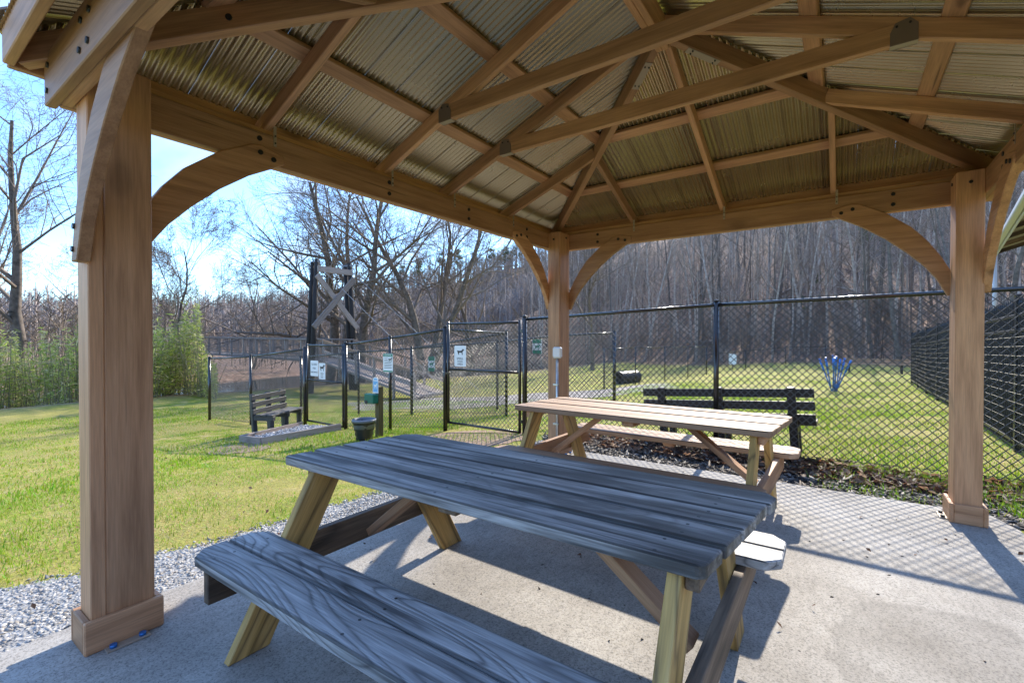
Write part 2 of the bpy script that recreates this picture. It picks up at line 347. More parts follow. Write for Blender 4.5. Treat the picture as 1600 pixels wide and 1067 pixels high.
# ------------------------------------------------------------------ terrain
def sm(t): t = np.clip(t, 0, 1); return t*t*(3-2*t)
def azr(x, y):
    dx = x-CAM.x; dy = y-CAM.y
    return np.degrees(np.arctan2(dx, dy)), np.hypot(dx, dy)
AZ1 = [-60, -45, -40, -31, -23, -13, -1, 12, 40, 80]; HM1 = [0.5, 1, 3, 10, 20, 34, 44, 48, 48, 20]; RF1 = [90, 80, 76, 70, 62, 52, 44, 40, 40, 40]
AZ2 = [-180, -120, -100, -83, -70, -64, -57, -47, -40, -31, -20, 0, 40, 180]; HM2 = [4, 4, 5, 6, 7, 10, 17, 25, 29, 30, 34, 40, 20, 4]
def ground_z(x, y, hills=True):
    x = np.asarray(x, float); y = np.asarray(y, float)
    z = np.interp(x, [-60, -14, -12, -9.65, -7.2, -5.7, -4.35, -2.94, -1.3, -0.6, 0, 3.5, 4.3, 8, 60], [-1.25, -1.15, -1.05, -0.92, -0.71, -0.60, -0.44, -0.30, -0.17, -0.085, -0.055, -0.045, 0.0, 0.05, 0.1])
    z = z-0.025*np.clip(y-5.2, 0, 27)
    z = z-1.55*np.exp(-((x+29.5)/4.6)**2)*sm((-20-x)/3)
    az, r = azr(x, y)
    z = z+0.02*np.sin(x*1.3+y*0.7)*sm((r-5)/6)
    if hills:
        hm = np.interp(az, AZ1, HM1); rf = np.interp(az, AZ1, RF1)
        z = z+hm*sm((r-rf)/np.maximum(hm/0.42, 8))+1.2*np.sin(x*0.11)*np.sin(y*0.13+1)*sm((r-rf)/25)
        z = z+np.interp(az, AZ2, HM2)*sm((r-125)/110)*(hm < 28)
    return z
def gz(x, y): return float(ground_z(x, y))
def pix(px, depth, z=None):
    """direction through image column px at a forward distance -> ground point"""
    p = CAM + FW*depth + RT*((px-800)/FPX*depth)
    return Vector((p.x, p.y, gz(p.x, p.y) if z is None else z))

rad = np.concatenate([np.linspace(0.2, 12, 60), np.geomspace(12.3, 1200, 110)]); ang = np.linspace(0, 2*math.pi, 361)[:-1]
A, RR = np.meshgrid(ang, rad); X = CAM.x+RR*np.sin(A); Y = CAM.y+RR*np.cos(A); Z = ground_z(X, Y)
inside = (X > -0.2) & (X < 3.55) & (Y > -3.8) & (Y < 4.1); Z = np.where(inside, -0.09, Z)
nr, na = X.shape; idx = np.arange(nr*na).reshape(nr, na)
Fq = np.stack([idx[:-1], np.roll(idx[:-1], -1, 1), np.roll(idx[1:], -1, 1), idx[1:]], -1).reshape(-1, 4)[:, ::-1]
az, r_ = azr(X, Y); rf = np.interp(az, AZ1, RF1)
zone = np.maximum(sm((r_-rf+6)/8)*(az > -45), sm((-19.5-X)/2.5)); zone = np.maximum(zone, sm((r_-60)/30))
link('ground', np_mesh('ground', np.stack([X, Y, Z], -1), Fq, M_GROUND, np.repeat(zone.reshape(-1, 1), 3, 1), True), M_GROUND, kind='structure')

def patch(name, poly, mat, lift=0.006, res=0.12, jag=0.06, kind='structure'):
    """irregular flat bed following the ground inside a polygon"""
    P = []
    n = len(poly); rr = random.Random(name)
    for i in range(n):
        a = Vector(poly[i]); b = Vector(poly[(i+1) % n]); k = max(1, int((b-a).length/res))
        for j in range(k):
            q = a.lerp(b, j/k); P.append((q.x+rr.uniform(-jag, jag), q.y+rr.uniform(-jag, jag)))
    bm = bmesh.new(); f = bm.faces.new([bm.verts.new((x, y, 0)) for x, y in P]); f.normal_update()
    if f.normal.z < 0: f.normal_flip()
    bmesh.ops.triangulate(bm, faces=bm.faces[:]);
    for _ in range(2): bmesh.ops.subdivide_edges(bm, edges=[e for e in bm.edges if e.calc_length() > 0.35], cuts=1, use_grid_fill=False); bmesh.ops.triangulate(bm, faces=bm.faces[:])
    for v in bm.verts: v.co.z = gz(v.co.x, v.co.y)+lift
    me = bpy.data.meshes.new(name); bm.to_mesh(me); bm.free()
    return link(name, me, mat, kind=kind)
GRAVEL_POLY = [(-0.2, -3.6), (-0.2, 4.75), (-0.7, 4.75), (-0.8, 3.4), (-0.80, 2.3), (-0.88, 1.6), (-0.95, 0.8), (-1.15, 0.2), (-1.45, -0.3), (-1.7, -3.6)]
MULCH_POLY = [(-0.25, 4.1), (3.3, 4.1), (3.75, 4.0), (4.2, 4.15), (4.2, 5.25), (2.2, 5.22), (0.8, 5.25), (-0.9, 5.1)]
patch('gravel_path', GRAVEL_POLY, M_GRAVEL); patch('mulch_bed', MULCH_POLY, M_MULCH, 0.010)
patch('bare_dirt', [(-5.9, 2.65), (-5.2, 2.7), (-4.9, 3.1), (-5.3, 3.45), (-6.2, 3.5), (-6.5, 3.1)], M_DIRT, 0.008)
patch('worn_path', [(-3.1, 4.3), (-1.4, 4.0), (-1.0, 4.7), (-1.2, 5.3), (-2.3, 5.4), (-2.8, 5.0)], M_DIRT, 0.007)
patch('chip_path', [tuple(pix(560, 14.5)[:2]), tuple(pix(700, 13.6)[:2]), tuple(pix(960, 14.5)[:2]), tuple(pix(1060, 17)[:2]), tuple(pix(1040, 21)[:2]), tuple(pix(860, 19)[:2]), tuple(pix(700, 19)[:2]), tuple(pix(540, 18)[:2])], M_CHIPPATH, 0.012, 0.5, 0.15)
wv = np.array([[-36, -40, -1.95], [-22.6, -40, -1.95], [-22.6, 60, -1.95], [-36, 60, -1.95]])
link('creek_water', np_mesh('creek_water', wv, [[0, 1, 2, 3]], M_WATER), M_WATER, kind='structure')

# slab
slab_pts = [(-0.235, -3.7), (3.60, -3.7), (3.60, 3.86), (3.50, 4.15), (-0.235, 4.15)]
prism('concrete_slab', slab_pts, 0.12, Matrix.Translation((0, 0, -0.06)), M_CONC, bev=0.012, kind='structure')

# ------------------------------------------------------------------ pavilion
L, W = 3.9206, 3.3236; SU, SV = 0.222, 0.148; HB = 2.285; HI = 0.17; HO = 0.21; PT = 0.038
SLOPE = 0.40; ZR = 2.505                    # rafter underside at the beam's inner face
pav = thing('pavilion', 'brown timber pavilion with hipped bronze metal roof over the picnic tables', 'pavilion', (W/2, L/2, 0))
XI0, XI1 = -SV/2, W+SV/2; YI0, YI1 = -SU/2, L+SU/2      # inner faces of the beams
def bolt(p, n, parent, r=0.013):
    p = Vector(p); n = Vector(n); return cyl('bolt', p-n*0.004, p+n*0.007, r, M_BOLT, parent, seg=10)
for px_, py_ in ((0, 0), (0, L), (W, L), (W, 0)):
    lab = {}
    core_w = SU-0.052; s = 1 if py_ < 1 else -1
    # two laminated pieces (seam on the wide face)
    po = timber('post', (px_, py_+s*0.026, 0), (px_, py_+s*0.026, HB+HI), SV, core_w, MW_PAV, pav, up=(0, 1, 0), bev=0.005)
    timber('post_board', (px_, py_-s*(SU/2-0.026), 0.0), (px_, py_-s*(SU/2-0.026), HB+HI-0.001), SV-0.001, 0.0515, MW_PAV, po, up=(0, 1, 0), bev=0.004)
    bo = 0.026; bh = 0.134
    for sx in (-1, 1):
        timber('base_trim', (px_+sx*(SV/2+bo/2), py_-SU/2-bo, bh/2), (px_+sx*(SV/2+bo/2), py_+SU/2+bo, bh/2), bo, bh, MW_PAV, po, bev=0.005)
        timber('base_trim', (px_-SV/2, py_+sx*(SU/2+bo/2), bh/2), (px_+SV/2, py_+sx*(SU/2+bo/2), bh/2-0.0005), bo-0.001, bh-0.001, MW_PAV, po, bev=0.004)
    ix = 1 if px_ < 1 else -1; iy = 1 if py_ < 1 else -1
    box('anchor_plate', (px_+ix*(SV/2+bo+0.022), py_, 0.004), (0.045, 0.15, 0.006), M_BRKT, po, bev=0.001)
    for k in (-1, 1):
        cyl('anchor_bolt', (px_+ix*(SV/2+bo+0.022), py_+k*0.05, 0.006), (px_+ix*(SV/2+bo+0.022), py_+k*0.05, 0.02), 0.013, M_BLUEB if px_ < 1 else M_BOLT, po)
    bolt((px_, py_-iy*0 - (SU/2 if py_ > 1 else -SU/2), HB+0.09), (0, -1 if py_ > 1 else 1, 0), po, 0.011)
    bolt((px_+ix*SV/2, py_+0.03, HB+0.12), (ix, 0, 0), po, 0.011)
# perimeter beams: inner and outer ply outside the posts
def beams():
    zi = HB+HI/2; zo = HB+HO/2
    for sx, xi in ((-1, XI0), (1, XI1)):
        b = timber('beam', (xi+sx*PT/2, YI0-0.002, zi), (xi+sx*PT/2, YI1+0.002, zi), PT, HI, MW_PAV, pav)
        timber('outer_ply', (xi+sx*(PT*1.5+0.001), YI0-PT, zo), (xi+sx*(PT*1.5+0.001), YI1+PT, zo), PT, HO, MW_PAV, b)
        for yy in (0.60, 1.52, L-1.52, L-0.60): bolt((xi-sx*0.0, yy+0.06, HB+0.13), (-sx, 0, 0), b, 0.014); bolt((xi, yy+0.06, HB+0.05), (-sx, 0, 0), b, 0.014)
    for sy, yi in ((-1, YI0), (1, YI1)):
        b = timber('beam', (XI0-PT-0.002, yi+sy*(PT/2+0.001), zi), (XI1+PT+0.002, yi+sy*(PT/2+0.001), zi), PT, HI-0.002, MW_PAV, pav)
        timber('outer_ply', (XI0-PT*2-0.03, yi+sy*(PT*1.5+0.002), zo), (XI1+PT*2+0.03, yi+sy*(PT*1.5+0.002), zo), PT, HO+0.002, MW_PAV, b)
        for xx in (0.42, 2.92): bolt((xx, yi, HB+0.13), (0, -sy, 0), b, 0.014); bolt((xx, yi, HB+0.05), (0, -sy, 0), b, 0.014)
        if sy < 0:
            for xx in (-0.13, 0.35, 0.45):
                bolt((xx, yi-2*PT-0.002, HB+0.05), (0, -1, 0), b, 0.012); bolt((xx+0.02, yi-2*PT-0.002, HB+0.15), (0, -1, 0), b, 0.012)
beams()
# arched gussets
gl = [(0.085, 1.61), (0.11, 1.66), (0.15, 1.745), (0.22, 1.845), (0.321, 1.955), (0.45, 2.075), (0.61, 2.195), (0.80, 2.305)]
gu = [(0.80, 2.35), (0.67, 2.377), (0.615, 2.368), (0.45, 2.275), (0.294, 2.145), (0.20, 2.03), (0.12, 1.90), (0.055, 1.76), (0.01, 1.61)]
def gusset(cx, cy, axis, sgn, out):
    # plane just inside the inner ply, bolted to the post's outer face
    th = 0.046
    if axis == 'y':
        xc = (XI0 if out < 0 else XI1)+out*(th/2-0.009)
        M = Matrix(((0, 0, 1, xc), (sgn, 0, 0, cy), (0, 1, 0, 0), (0, 0, 0, 1)))
        nrm = Vector((-out, 0, 0))
    else:
        yc = (YI0 if out < 0 else YI1)+out*(th/2-0.009)
        M = Matrix(((sgn, 0, 0, cx), (0, 0, 1, yc), (0, 1, 0, 0), (0, 0, 0, 1)))
        nrm = Vector((0, -out, 0))
    if M.to_3x3().determinant() < 0: M = M @ Matrix.Diagonal((1, 1, -1, 1))
    g = prism('arched_brace', gl+gu, th, M, MW_PAV, pav, bev=0.004)
    for s_, z_ in ((0.66, 2.335), (0.735, 2.315)):
        p = M @ Vector((s_, z_, 0)); bolt(p+nrm*th/2, nrm, g, 0.014)
    for s_, z_ in ((0.04, 1.66), (0.06, 1.75)):
        p = M @ Vector((s_, z_, 0)); bolt(p-nrm*th/2, -nrm, g, 0.012)
for cx, cy in ((0, 0), (0, L), (W, L), (W, 0)):
    gusset(cx, cy, 'y', 1 if cy < 1 else -1, -1 if cx < 1 else 1)
    gusset(cx, cy, 'x', 1 if cx < 1 else -1, -1 if cy < 1 else 1)
# rafters, hips, ridge
RD = 0.092; RW = 0.040; OH = 0.10
xe0, xe1 = XI0-2*PT-OH, XI1+2*PT+OH; ye0, ye1 = YI0-2*PT-OH, YI1+2*PT+OH
RY0, RY1 = YI0+(W/2-XI0), YI1-(W/2-XI0)
def zl(d): return ZR+SLOPE*d                 # underside height at plan distance d inside the beam face
dmax = W/2-XI0
cs = 1/math.sqrt(1+SLOPE**2)
def rafter(name, a, b, width=RW, depth=RD, parent=pav):
    a = Vector(a); b = Vector(b); up = Vector((0, 0, 1))
    off = Vector((0, 0, depth/2/cs)); return timber(name, a+off, b+off, width, depth, MW_PAV, parent, up=up, bev=0.004)
def strap(p, n, parent):
    p = Vector(p); n = Vector(n)
    o = timber('strap', p+n*0.002+Vector((0, 0, -0.11)), p+n*0.002+Vector((0, 0, 0.01)), 0.018, 0.003, M_BRKT, parent, up=n, bev=0.0008)
    for k in (0.02, 0.06): bolt(p+n*0.003+Vector((0, 0, -0.11+k)), n, o, 0.004)
for y in (0.724, 1.586, 2.254, 3.116):
    dd = dmax if 1.4 < y < 2.4 else (y-YI0 if y < 2 else YI1-y)
    for sx, xi, xe in ((1, XI0, xe0), (-1, XI1, xe1)):
        d0 = -(2*PT+OH-0.03)
        r = rafter('rafter', (xi+sx*d0, y, zl(d0)), (xi+sx*(dd-0.02), y, zl(dd-0.02)))
        strap((xi, y+0.024, ZR), (sx, 0, 0), r)
for x in (0.805, W/2+0.01, W-0.79):
    dd = dmax if abs(x-W/2) < 0.3 else (x-XI0 if x < 1 else XI1-x)
    for sy, yi in ((1, YI0), (-1, YI1)):
        d0 = -(2*PT+OH-0.03)
        r = rafter('rafter', (x, yi+sy*d0, zl(d0)), (x, yi+sy*(dd-0.02), zl(dd-0.02)))
        strap((x+0.024, yi, ZR), (0, sy, 0), r)
for cx, sx in ((XI0, 1), (XI1, -1)):
    for cy, sy, ry in ((YI0, 1, RY0), (YI1, -1, RY1)):
        d0 = -(2*PT+OH-0.03)
        h = rafter('hip_rafter', (cx+sx*d0, cy+sy*d0, zl(d0)-0.02), (W/2, ry, zl(dmax)-0.02), 0.056, 0.115)
        q = Vector((cx+sx*dmax*0.93, cy+sy*dmax*0.93, zl(dmax*0.93)-0.022))
        q2 = Vector((cx+sx*dmax*0.84, cy+sy*dmax*0.84, zl(dmax*0.84)-0.022))
        pl = timber('bracket', q, q2, 0.05, 0.003, M_BRKT, h, bev=0.0008)
        for a in (0.15, 0.85):
            for b in (-0.014, 0.014):
                c = q.lerp(q2, a); bolt(c+Vector((b*0.7, -b*0.7*sx*sy, -0.002)), (0, 0, -1), pl, 0.005)
        for a in (0.25, 0.62): bolt(Vector((cx+sx*dmax*a, cy+sy*dmax*a, zl(dmax*a)+0.035))+Vector((0.02*sx, -0.02*sy, 0)), Vector((sx, -sy, 0)).normalized(), h, 0.014)
for k in (-0.0205, 0.0205):
    timber('ridge_board', (W/2+k, RY0-0.06, zl(dmax)+0.0), (W/2+k, RY1+0.03, zl(dmax)+0.0), 0.04, 0.16, MW_PAV, pav)
# collar ties with end brackets
for y in (1.586, 2.254):
    zt = 2.755; x0, x1 = 0.455, W-0.455
    t = timber('collar_tie', (x0, y-0.001, zt), (x1, y-0.001, zt), 0.041, 0.10, MW_PAV, pav)
    for sx, xx in ((1, x0), (-1, x1)):
        for sy in (-1, 1):
            M = Matrix(((sx, 0, 0, xx-sx*0.02), (0, 0, 1, y+sy*0.0225), (0, 1, 0, zt-0.055), (0, 0, 0, 1)))
            if M.to_3x3().determinant() < 0: M = M @ Matrix.Diagonal((1, 1, -1, 1))
            b = prism('bracket', [(0, 0), (0.105, 0), (0.105, 0.06), (0.085, 0.105), (0.03, 0.115), (0.0, 0.08)], 0.003, M, M_BRKD, t, bev=0)
            for q in ((0.03, 0.09), (0.08, 0.085)): bolt(M @ Vector((q[0], q[1], 0)), (0, sy, 0), b, 0.005)
        box('bracket_sole', (xx+sx*0.032, y, zt-0.0525), (0.105, 0.047, 0.003), M_BRKT, t, bev=0.0005)
# purlins lie on the rafters
PU = 0.032
for d in (0.385, 0.945):
    zc = RD/cs+PU/2/cs; h = zl(d)+zc; e = 0.0
    for sx, xi in ((1, XI0), (-1, XI1)):
        up = Vector((-SLOPE*sx, 0, 1)); timber('purlin', (xi+sx*d, YI0+d-0.03, h), (xi+sx*d, YI1-d+0.03, h), 0.09, PU, MW_PAV, pav, up=up)
    for sy, yi in ((1, YI0), (-1, YI1)):
        up = Vector((0, -SLOPE*sy, 1)); timber('purlin', (XI0+d-0.03, yi+sy*d, h+0.001), (XI1-d+0.03, yi+sy*d, h+0.001), 0.09, PU, MW_PAV, pav, up=up)
# corrugated roof panels
PW = 0.228
def panel_profile():
    s = np.linspace(0, PW, 61); z = 0.0072*np.sin(s/PW*2*math.pi*6)
    z[0] = -0.006; z[-1] = -0.006; z[1] = 0.004; z[-2] = 0.004
    s = np.concatenate([s[:1], [0.0015], s[1:-1], [PW-0.0015], s[-1:]]); z = np.concatenate([[-0.012], z[:1], z[1:-1], z[-1:], [-0.010]])
    return s, z
SP, ZP = panel_profile()
def slope_panels(side):
    long_ = side in 'lr'
    e0, e1 = (ye0, ye1) if long_ else (xe0, xe1)
    eoff = 2*PT+OH+0.03; n = int(math.ceil((e1-e0)/PW)); st = (e0+e1)/2-n*PW/2
    roofz = RD/cs+PU/cs+0.012
    for i in range(n):
        s = np.clip(st+i*PW+SP, e0-0.03, e1+0.03)
        dtop = np.minimum(dmax, np.minimum(s-(YI0 if long_ else XI0), (YI1 if long_ else XI1)-s))
        dtop = np.maximum(dtop, -eoff); dbot = np.full_like(s, -eoff)
        V = []
        for d in (dbot, (dbot+dtop)/2, dtop):
            z = ZR+SLOPE*d+roofz+ZP
            if side == 'l': V.append(np.stack([XI0+d, s, z], -1))
            if side == 'r': V.append(np.stack([XI1-d, s, z], -1))
            if side == 'n': V.append(np.stack([s, YI0+d, z], -1))
            if side == 'f': V.append(np.stack([s, YI1-d, z], -1))
        V = np.stack(V); m = len(s); V = V.reshape(-1, 3); c = V.mean(0); V = V-c
        F = [[k*m+j, k*m+j+1, (k+1)*m+j+1, (k+1)*m+j] for k in range(2) for j in range(m-1)]
        me = np_mesh('roof_panel', V, F, M_ROOF, smooth=True)
        link('roof_panel', me, M_ROOF, pav, Matrix.Translation(c))
for s_ in 'lrnf': slope_panels(s_)
# fascia
fz = zl(-(2*PT+OH))+0.075
for xx in (xe0, xe1): timber('fascia', (xx, ye0, fz), (xx, ye1, fz), 0.036, 0.16, MW_PAV, pav)
for yy in (ye0, ye1): timber('fascia', (xe0+0.02, yy, fz), (xe1-0.02, yy, fz+0.0005), 0.036, 0.159, MW_PAV, pav)
for cx, sx in ((XI0, 1), (XI1, -1)):
    for cy, sy, ry in ((YI0, 1, RY0), (YI1, -1, RY1)):
        d0 = -(2*PT+OH+0.02); zz = RD/cs+PU/cs+0.026
        timber('hip_cap', (cx+sx*d0, cy+sy*d0, zl(d0)+zz), (W/2, ry, zl(dmax)+zz), 0.2, 0.012, M_BRKD, pav, bev=0.002)
for a, b in (((W/2, RY0), (W/2, RY1)),):
    timber('ridge_cap', (a[0], a[1]-0.1, zl(dmax)+0.175), (b[0], b[1]+0.1, zl(dmax)+0.175), 0.2, 0.02, M_BRKD, pav)

# outlet box and conduit on the far post
eb = thing('outlet_box', 'grey weatherproof outlet box with conduit on the far corner post', 'outlet box', (0.0, L-SU/2, 0))
EX, EY = 0.052, L-SU/2
box('back_plate', (EX+0.005, EY-0.018, 1.13), (0.085, 0.036, 0.125), M_GREYPL, eb, bev=0.006)
box('cover', (EX+0.03, EY-0.06, 1.135), (0.105, 0.05, 0.115), M_CLEAR, eb, bev=0.014)
cyl('conduit', (EX, EY-0.016, 0.0), (EX, EY-0.016, 1.07), 0.013, M_STEEL, eb)
for z in (0.35, 0.78): box('conduit_strap', (EX-0.012, EY-0.018, z), (0.06, 0.034, 0.02), M_STEEL, eb, bev=0.002)

# ------------------------------------------------------------------ picnic tables
def picnic(name, label, cx, cy, rz, top, bench, leg, sup, brace, H, HBN, boff, xsh, topdark=None, seed=1, wide=5):
    t = thing(name, label, 'picnic table', (cx, cy, 0), rz)
    T = wm(t); rr = random.Random(seed); LN = 1.905; TH = 0.040; TW = 0.735
    def P(x, y, z): return T @ Vector((x, y, z))
    pw = TW/wide
    def plank(nm, x0, x1, yc, zc, w_, m, cut0=(0, 0), cut1=(0, 0), parent=t, skew=0.0):
        y0, y1 = -w_/2, w_/2; l = x1-x0; h = l/2
        pts = [(-h+cut0[0], y0), (h-cut0[1], y0)]
        if cut0[1]: pts += [(h, y0+cut0[1])]
        if cut1[1]: pts += [(h, y1-cut1[1])]
        pts += [(h-cut1[1], y1), (-h+cut1[0], y1)]
        if cut1[0]: pts += [(-h, y1-cut1[0])]
        if cut0[0]: pts += [(-h, y0+cut0[0])]
        if not cut0[1] and not cut1[1]: pass
        pts2 = []
        for p in pts:
            if not pts2 or (Vector(p)-Vector(pts2[-1])).length > 1e-4: pts2.append(p)
        if (Vector(pts2[0])-Vector(pts2[-1])).length < 1e-4: pts2.pop()
        pts2 = [(a_+skew*b_, b_) for a_, b_ in pts2]
        M = T @ Matrix.Translation(((x0+x1)/2, yc, zc)) @ Matrix.Rotation(rr.uniform(-0.0025, 0.0025), 4, 'Z') @ Matrix.Rotation(rr.uniform(-0.012, 0.012), 4, 'X')
        pl = prism(nm, pts2, TH, M, m, parent, bev=0.0045)
        for fx in (-0.82, 0.0, 0.82):
            for fy in (-0.035, 0.035):
                q = M @ Vector((fx+rr.uniform(-0.012, 0.012), fy+rr.uniform(-0.01, 0.01), TH/2-0.0062)); cyl('screw', q, q+Vector((0, 0, 0.007)), 0.0055, M_BOLT, pl, seg=8)
        return pl
    for i in range(wide):
        yc = -TW/2+pw*(i+0.5); xs = xsh*(i/(wide-1)-0.5)+rr.uniform(-0.003, 0.003)
        c = 0.045
        plank('top_plank', -LN/2+xs, LN/2+xs, yc, H-TH/2+rr.uniform(-0.003, 0.003), pw-0.014, top,
              (c*0.4, c*0.4) if i == 0 else (0, 0), (c, c) if i == wide-1 else (0, 0), skew=xsh/(TW-pw))
    for sy in (-1, 1):
        bw = 0.148
        for k in (-1, 1):
            outer = k == sy
            yc = sy*boff+k*(bw/2+0.002); xs = (0.045 if sy > 0 else -0.03)
            cut = (0.055, 0.055)
            plank('bench_plank', -LN/2+xs, LN/2+xs, yc, HBN-TH/2+rr.uniform(-0.001, 0.001), bw, bench, cut if k < 0 else (0, 0), cut if k > 0 else (0, 0))
        # small cleat under the middle of the bench
        c = [(-0.13, -0.02), (0.13, -0.02), (0.09, 0.02), (-0.09, 0.02)]
        M = T @ Matrix(((0, 0, 1, 0.03), (1, 0, 0, sy*boff), (0, -1, 0, HBN-TH-0.021), (0, 0, 0, 1)))
        prism('bench_cleat', c, 0.088, M, sup, t, bev=0.003)
    for sx in (-1, 1):
        lx = sx*0.82
        for sy in (-1, 1):
            a = P(lx, sy*0.235, H-TH); b = P(lx, sy*0.62, 0.0)
            # plumb-cut leg: parallelogram in the y-z plane
            hw = 0.083
            pts = [(sy*0.235-hw, H-TH-0.001), (sy*0.235+hw, H-TH-0.001), (sy*0.62+hw, 0.001), (sy*0.62-hw, 0.001)]
            M = T @ Matrix(((0, 0, 1, lx), (1, 0, 0, 0), (0, 1, 0, 0), (0, 0, 0, 1)))
            # local x along the leg for the grain
            d = Vector((sy*0.385, -(H-TH))).normalized(); n2 = Vector((-d.y, d.x)); o = Vector((sy*0.4275, (H-TH)/2))
            loc = [((Vector(p)-o).dot(d), (Vector(p)-o).dot(n2)) for p in pts]
            M2 = M @ Matrix(((d.x, n2.x, 0, o.x), (d.y, n2.y, 0, o.y), (0, 0, 1, 0), (0, 0, 0, 1)))
            l_ = prism('leg', loc, 0.04, M2, leg, t, bev=0.003)
            for q in ((0.02, 0.0), (0.05, 0.03)):
                pb = M2 @ Vector((q[0]+0.05, q[1], sx*0.02)); bolt(pb, (sx, 0, 0), l_, 0.007)
        xo = lx+sx*0.0405
        e = boff+0.135
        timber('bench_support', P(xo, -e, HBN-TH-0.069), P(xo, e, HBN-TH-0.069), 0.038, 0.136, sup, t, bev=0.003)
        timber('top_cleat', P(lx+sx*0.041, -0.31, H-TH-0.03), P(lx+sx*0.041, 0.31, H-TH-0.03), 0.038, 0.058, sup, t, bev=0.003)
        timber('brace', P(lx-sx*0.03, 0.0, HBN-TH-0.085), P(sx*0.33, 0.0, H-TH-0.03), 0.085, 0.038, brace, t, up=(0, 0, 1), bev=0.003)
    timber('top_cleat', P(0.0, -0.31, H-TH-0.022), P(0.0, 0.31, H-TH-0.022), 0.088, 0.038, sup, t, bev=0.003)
    return t
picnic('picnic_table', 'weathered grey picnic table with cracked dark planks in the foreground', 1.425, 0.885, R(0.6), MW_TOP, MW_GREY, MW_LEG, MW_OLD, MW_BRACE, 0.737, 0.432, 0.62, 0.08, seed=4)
picnic('picnic_table', 'newer pale brown picnic table standing beside the chain-link fence', 1.34, 2.875, R(-0.5), MW_FRESH, MW_FRESH, MW_LEG, MW_BRACE, MW_BRACE, 0.735, 0.432, 0.635, 0.045, seed=9)

# ------------------------------------------------------------------ chain-link fences
FY = 5.2; FH = 1.74
def wires(a, b, za, zb, z0, z1, pitch=0.075, r=0.0027):
    """diagonal wires of a chain-link panel in the vertical plane a-b (xy), sheared along the ground"""
    a = Vector((a[0], a[1], 0)); b = Vector((b[0], b[1], 0)); ln = (b-a).length; h = z1-z0
    S0, S1, n_ = [], [], []
    for fam in (1, -1):
        k0 = -h if fam > 0 else 0; k1 = ln if fam > 0 else ln+h
        ks = np.arange(math.floor(k0/pitch)*pitch+pitch*0.5, k1, pitch)
        for k in ks:
            # s = k + fam*t, t in [0,h]
            t0 = max(0, (0-k)/fam if fam > 0 else (k-ln)); t1 = min(h, (ln-k) if fam > 0 else k)
            if t1-t0 < 0.01: continue
            S0.append((k+fam*t0, z0+t0, fam)); S1.append((k+fam*t1, z0+t1, fam))
    S0 = np.array(S0); S1 = np.array(S1); d = np.array((b-a).normalized()); nn = np.array([-d[1], d[0], 0])
    def w3(S):
        p = np.array(a)[None]+S[:, :1]*d[None]+nn[None]*(S[:, 2:3]*0.0016)
        p[:, 2] = S[:, 1]+za+(zb-za)*S[:, 0]/ln; return p
    A_, B_ = w3(S0), w3(S1)
    # break every wire into pieces that weave in and out where it crosses the others
    m = 7
    P0, P1 = [], []
    for i in range(m):
        P0.append(A_+(B_-A_)*i/m); P1.append(A_+(B_-A_)*(i+1)/m)
    return tubes(np.concatenate(P0), np.concatenate(P1), np.full(len(A_)*m, r), np.full(len(A_)*m, r), 4)
def fence_run(label, pts, hs=None, H=FH, group=None, zfun=None, pitch=0.075, r=0.0040, post_r=0.03, cap=True, name='chain_link_fence', mid=None):
    """pts: list of (x,y) post positions"""
    zf = zfun or gz; p0 = pts[0]
    t = thing(name, label, 'fence', (p0[0], p0[1], zf(*p0)), group=group)
    VV, FF, off = [], [], 0
    for i, p in enumerate(pts):
        z = zf(*p); rr = post_r*(1.25 if i in (0, len(pts)-1) else 1.0)
        po = cyl('post', (p[0], p[1], z-0.05), (p[0], p[1], z+H+0.03), rr, M_BLACK, t)
        if cap: cyl('cap', (p[0], p[1], z+H+0.03), (p[0], p[1], z+H+0.055), rr*1.08, M_BLACK, po, r1=rr*0.4)
    for a, b in zip(pts[:-1], pts[1:]):
        za, zb = zf(*a), zf(*b)
        cyl('rail', (a[0], a[1], za+H-0.01), (b[0], b[1], zb+H-0.01), 0.021, M_BLACK, t)
        cyl('tension_wire', (a[0], a[1], za+0.07), (b[0], b[1], zb+0.07), 0.003, M_BLACK, t, seg=6)
        V, F = wires(a, b, za, zb, 0.04, H+0.035, pitch, r); VV.append(V); FF.append(F+off); off += len(V)
    V = np.concatenate(VV)-np.array([p0[0], p0[1]-0.0, 0]); o0 = np.array([0, 0, 0])
    V = V+np.array([0, 0.028, 0])
    link('mesh', np_mesh('mesh', V, np.concatenate(FF), M_WIRE, smooth=True), M_BLACK, t, Matrix.Translation((p0[0], p0[1], 0)), kind='stuff')
    return t
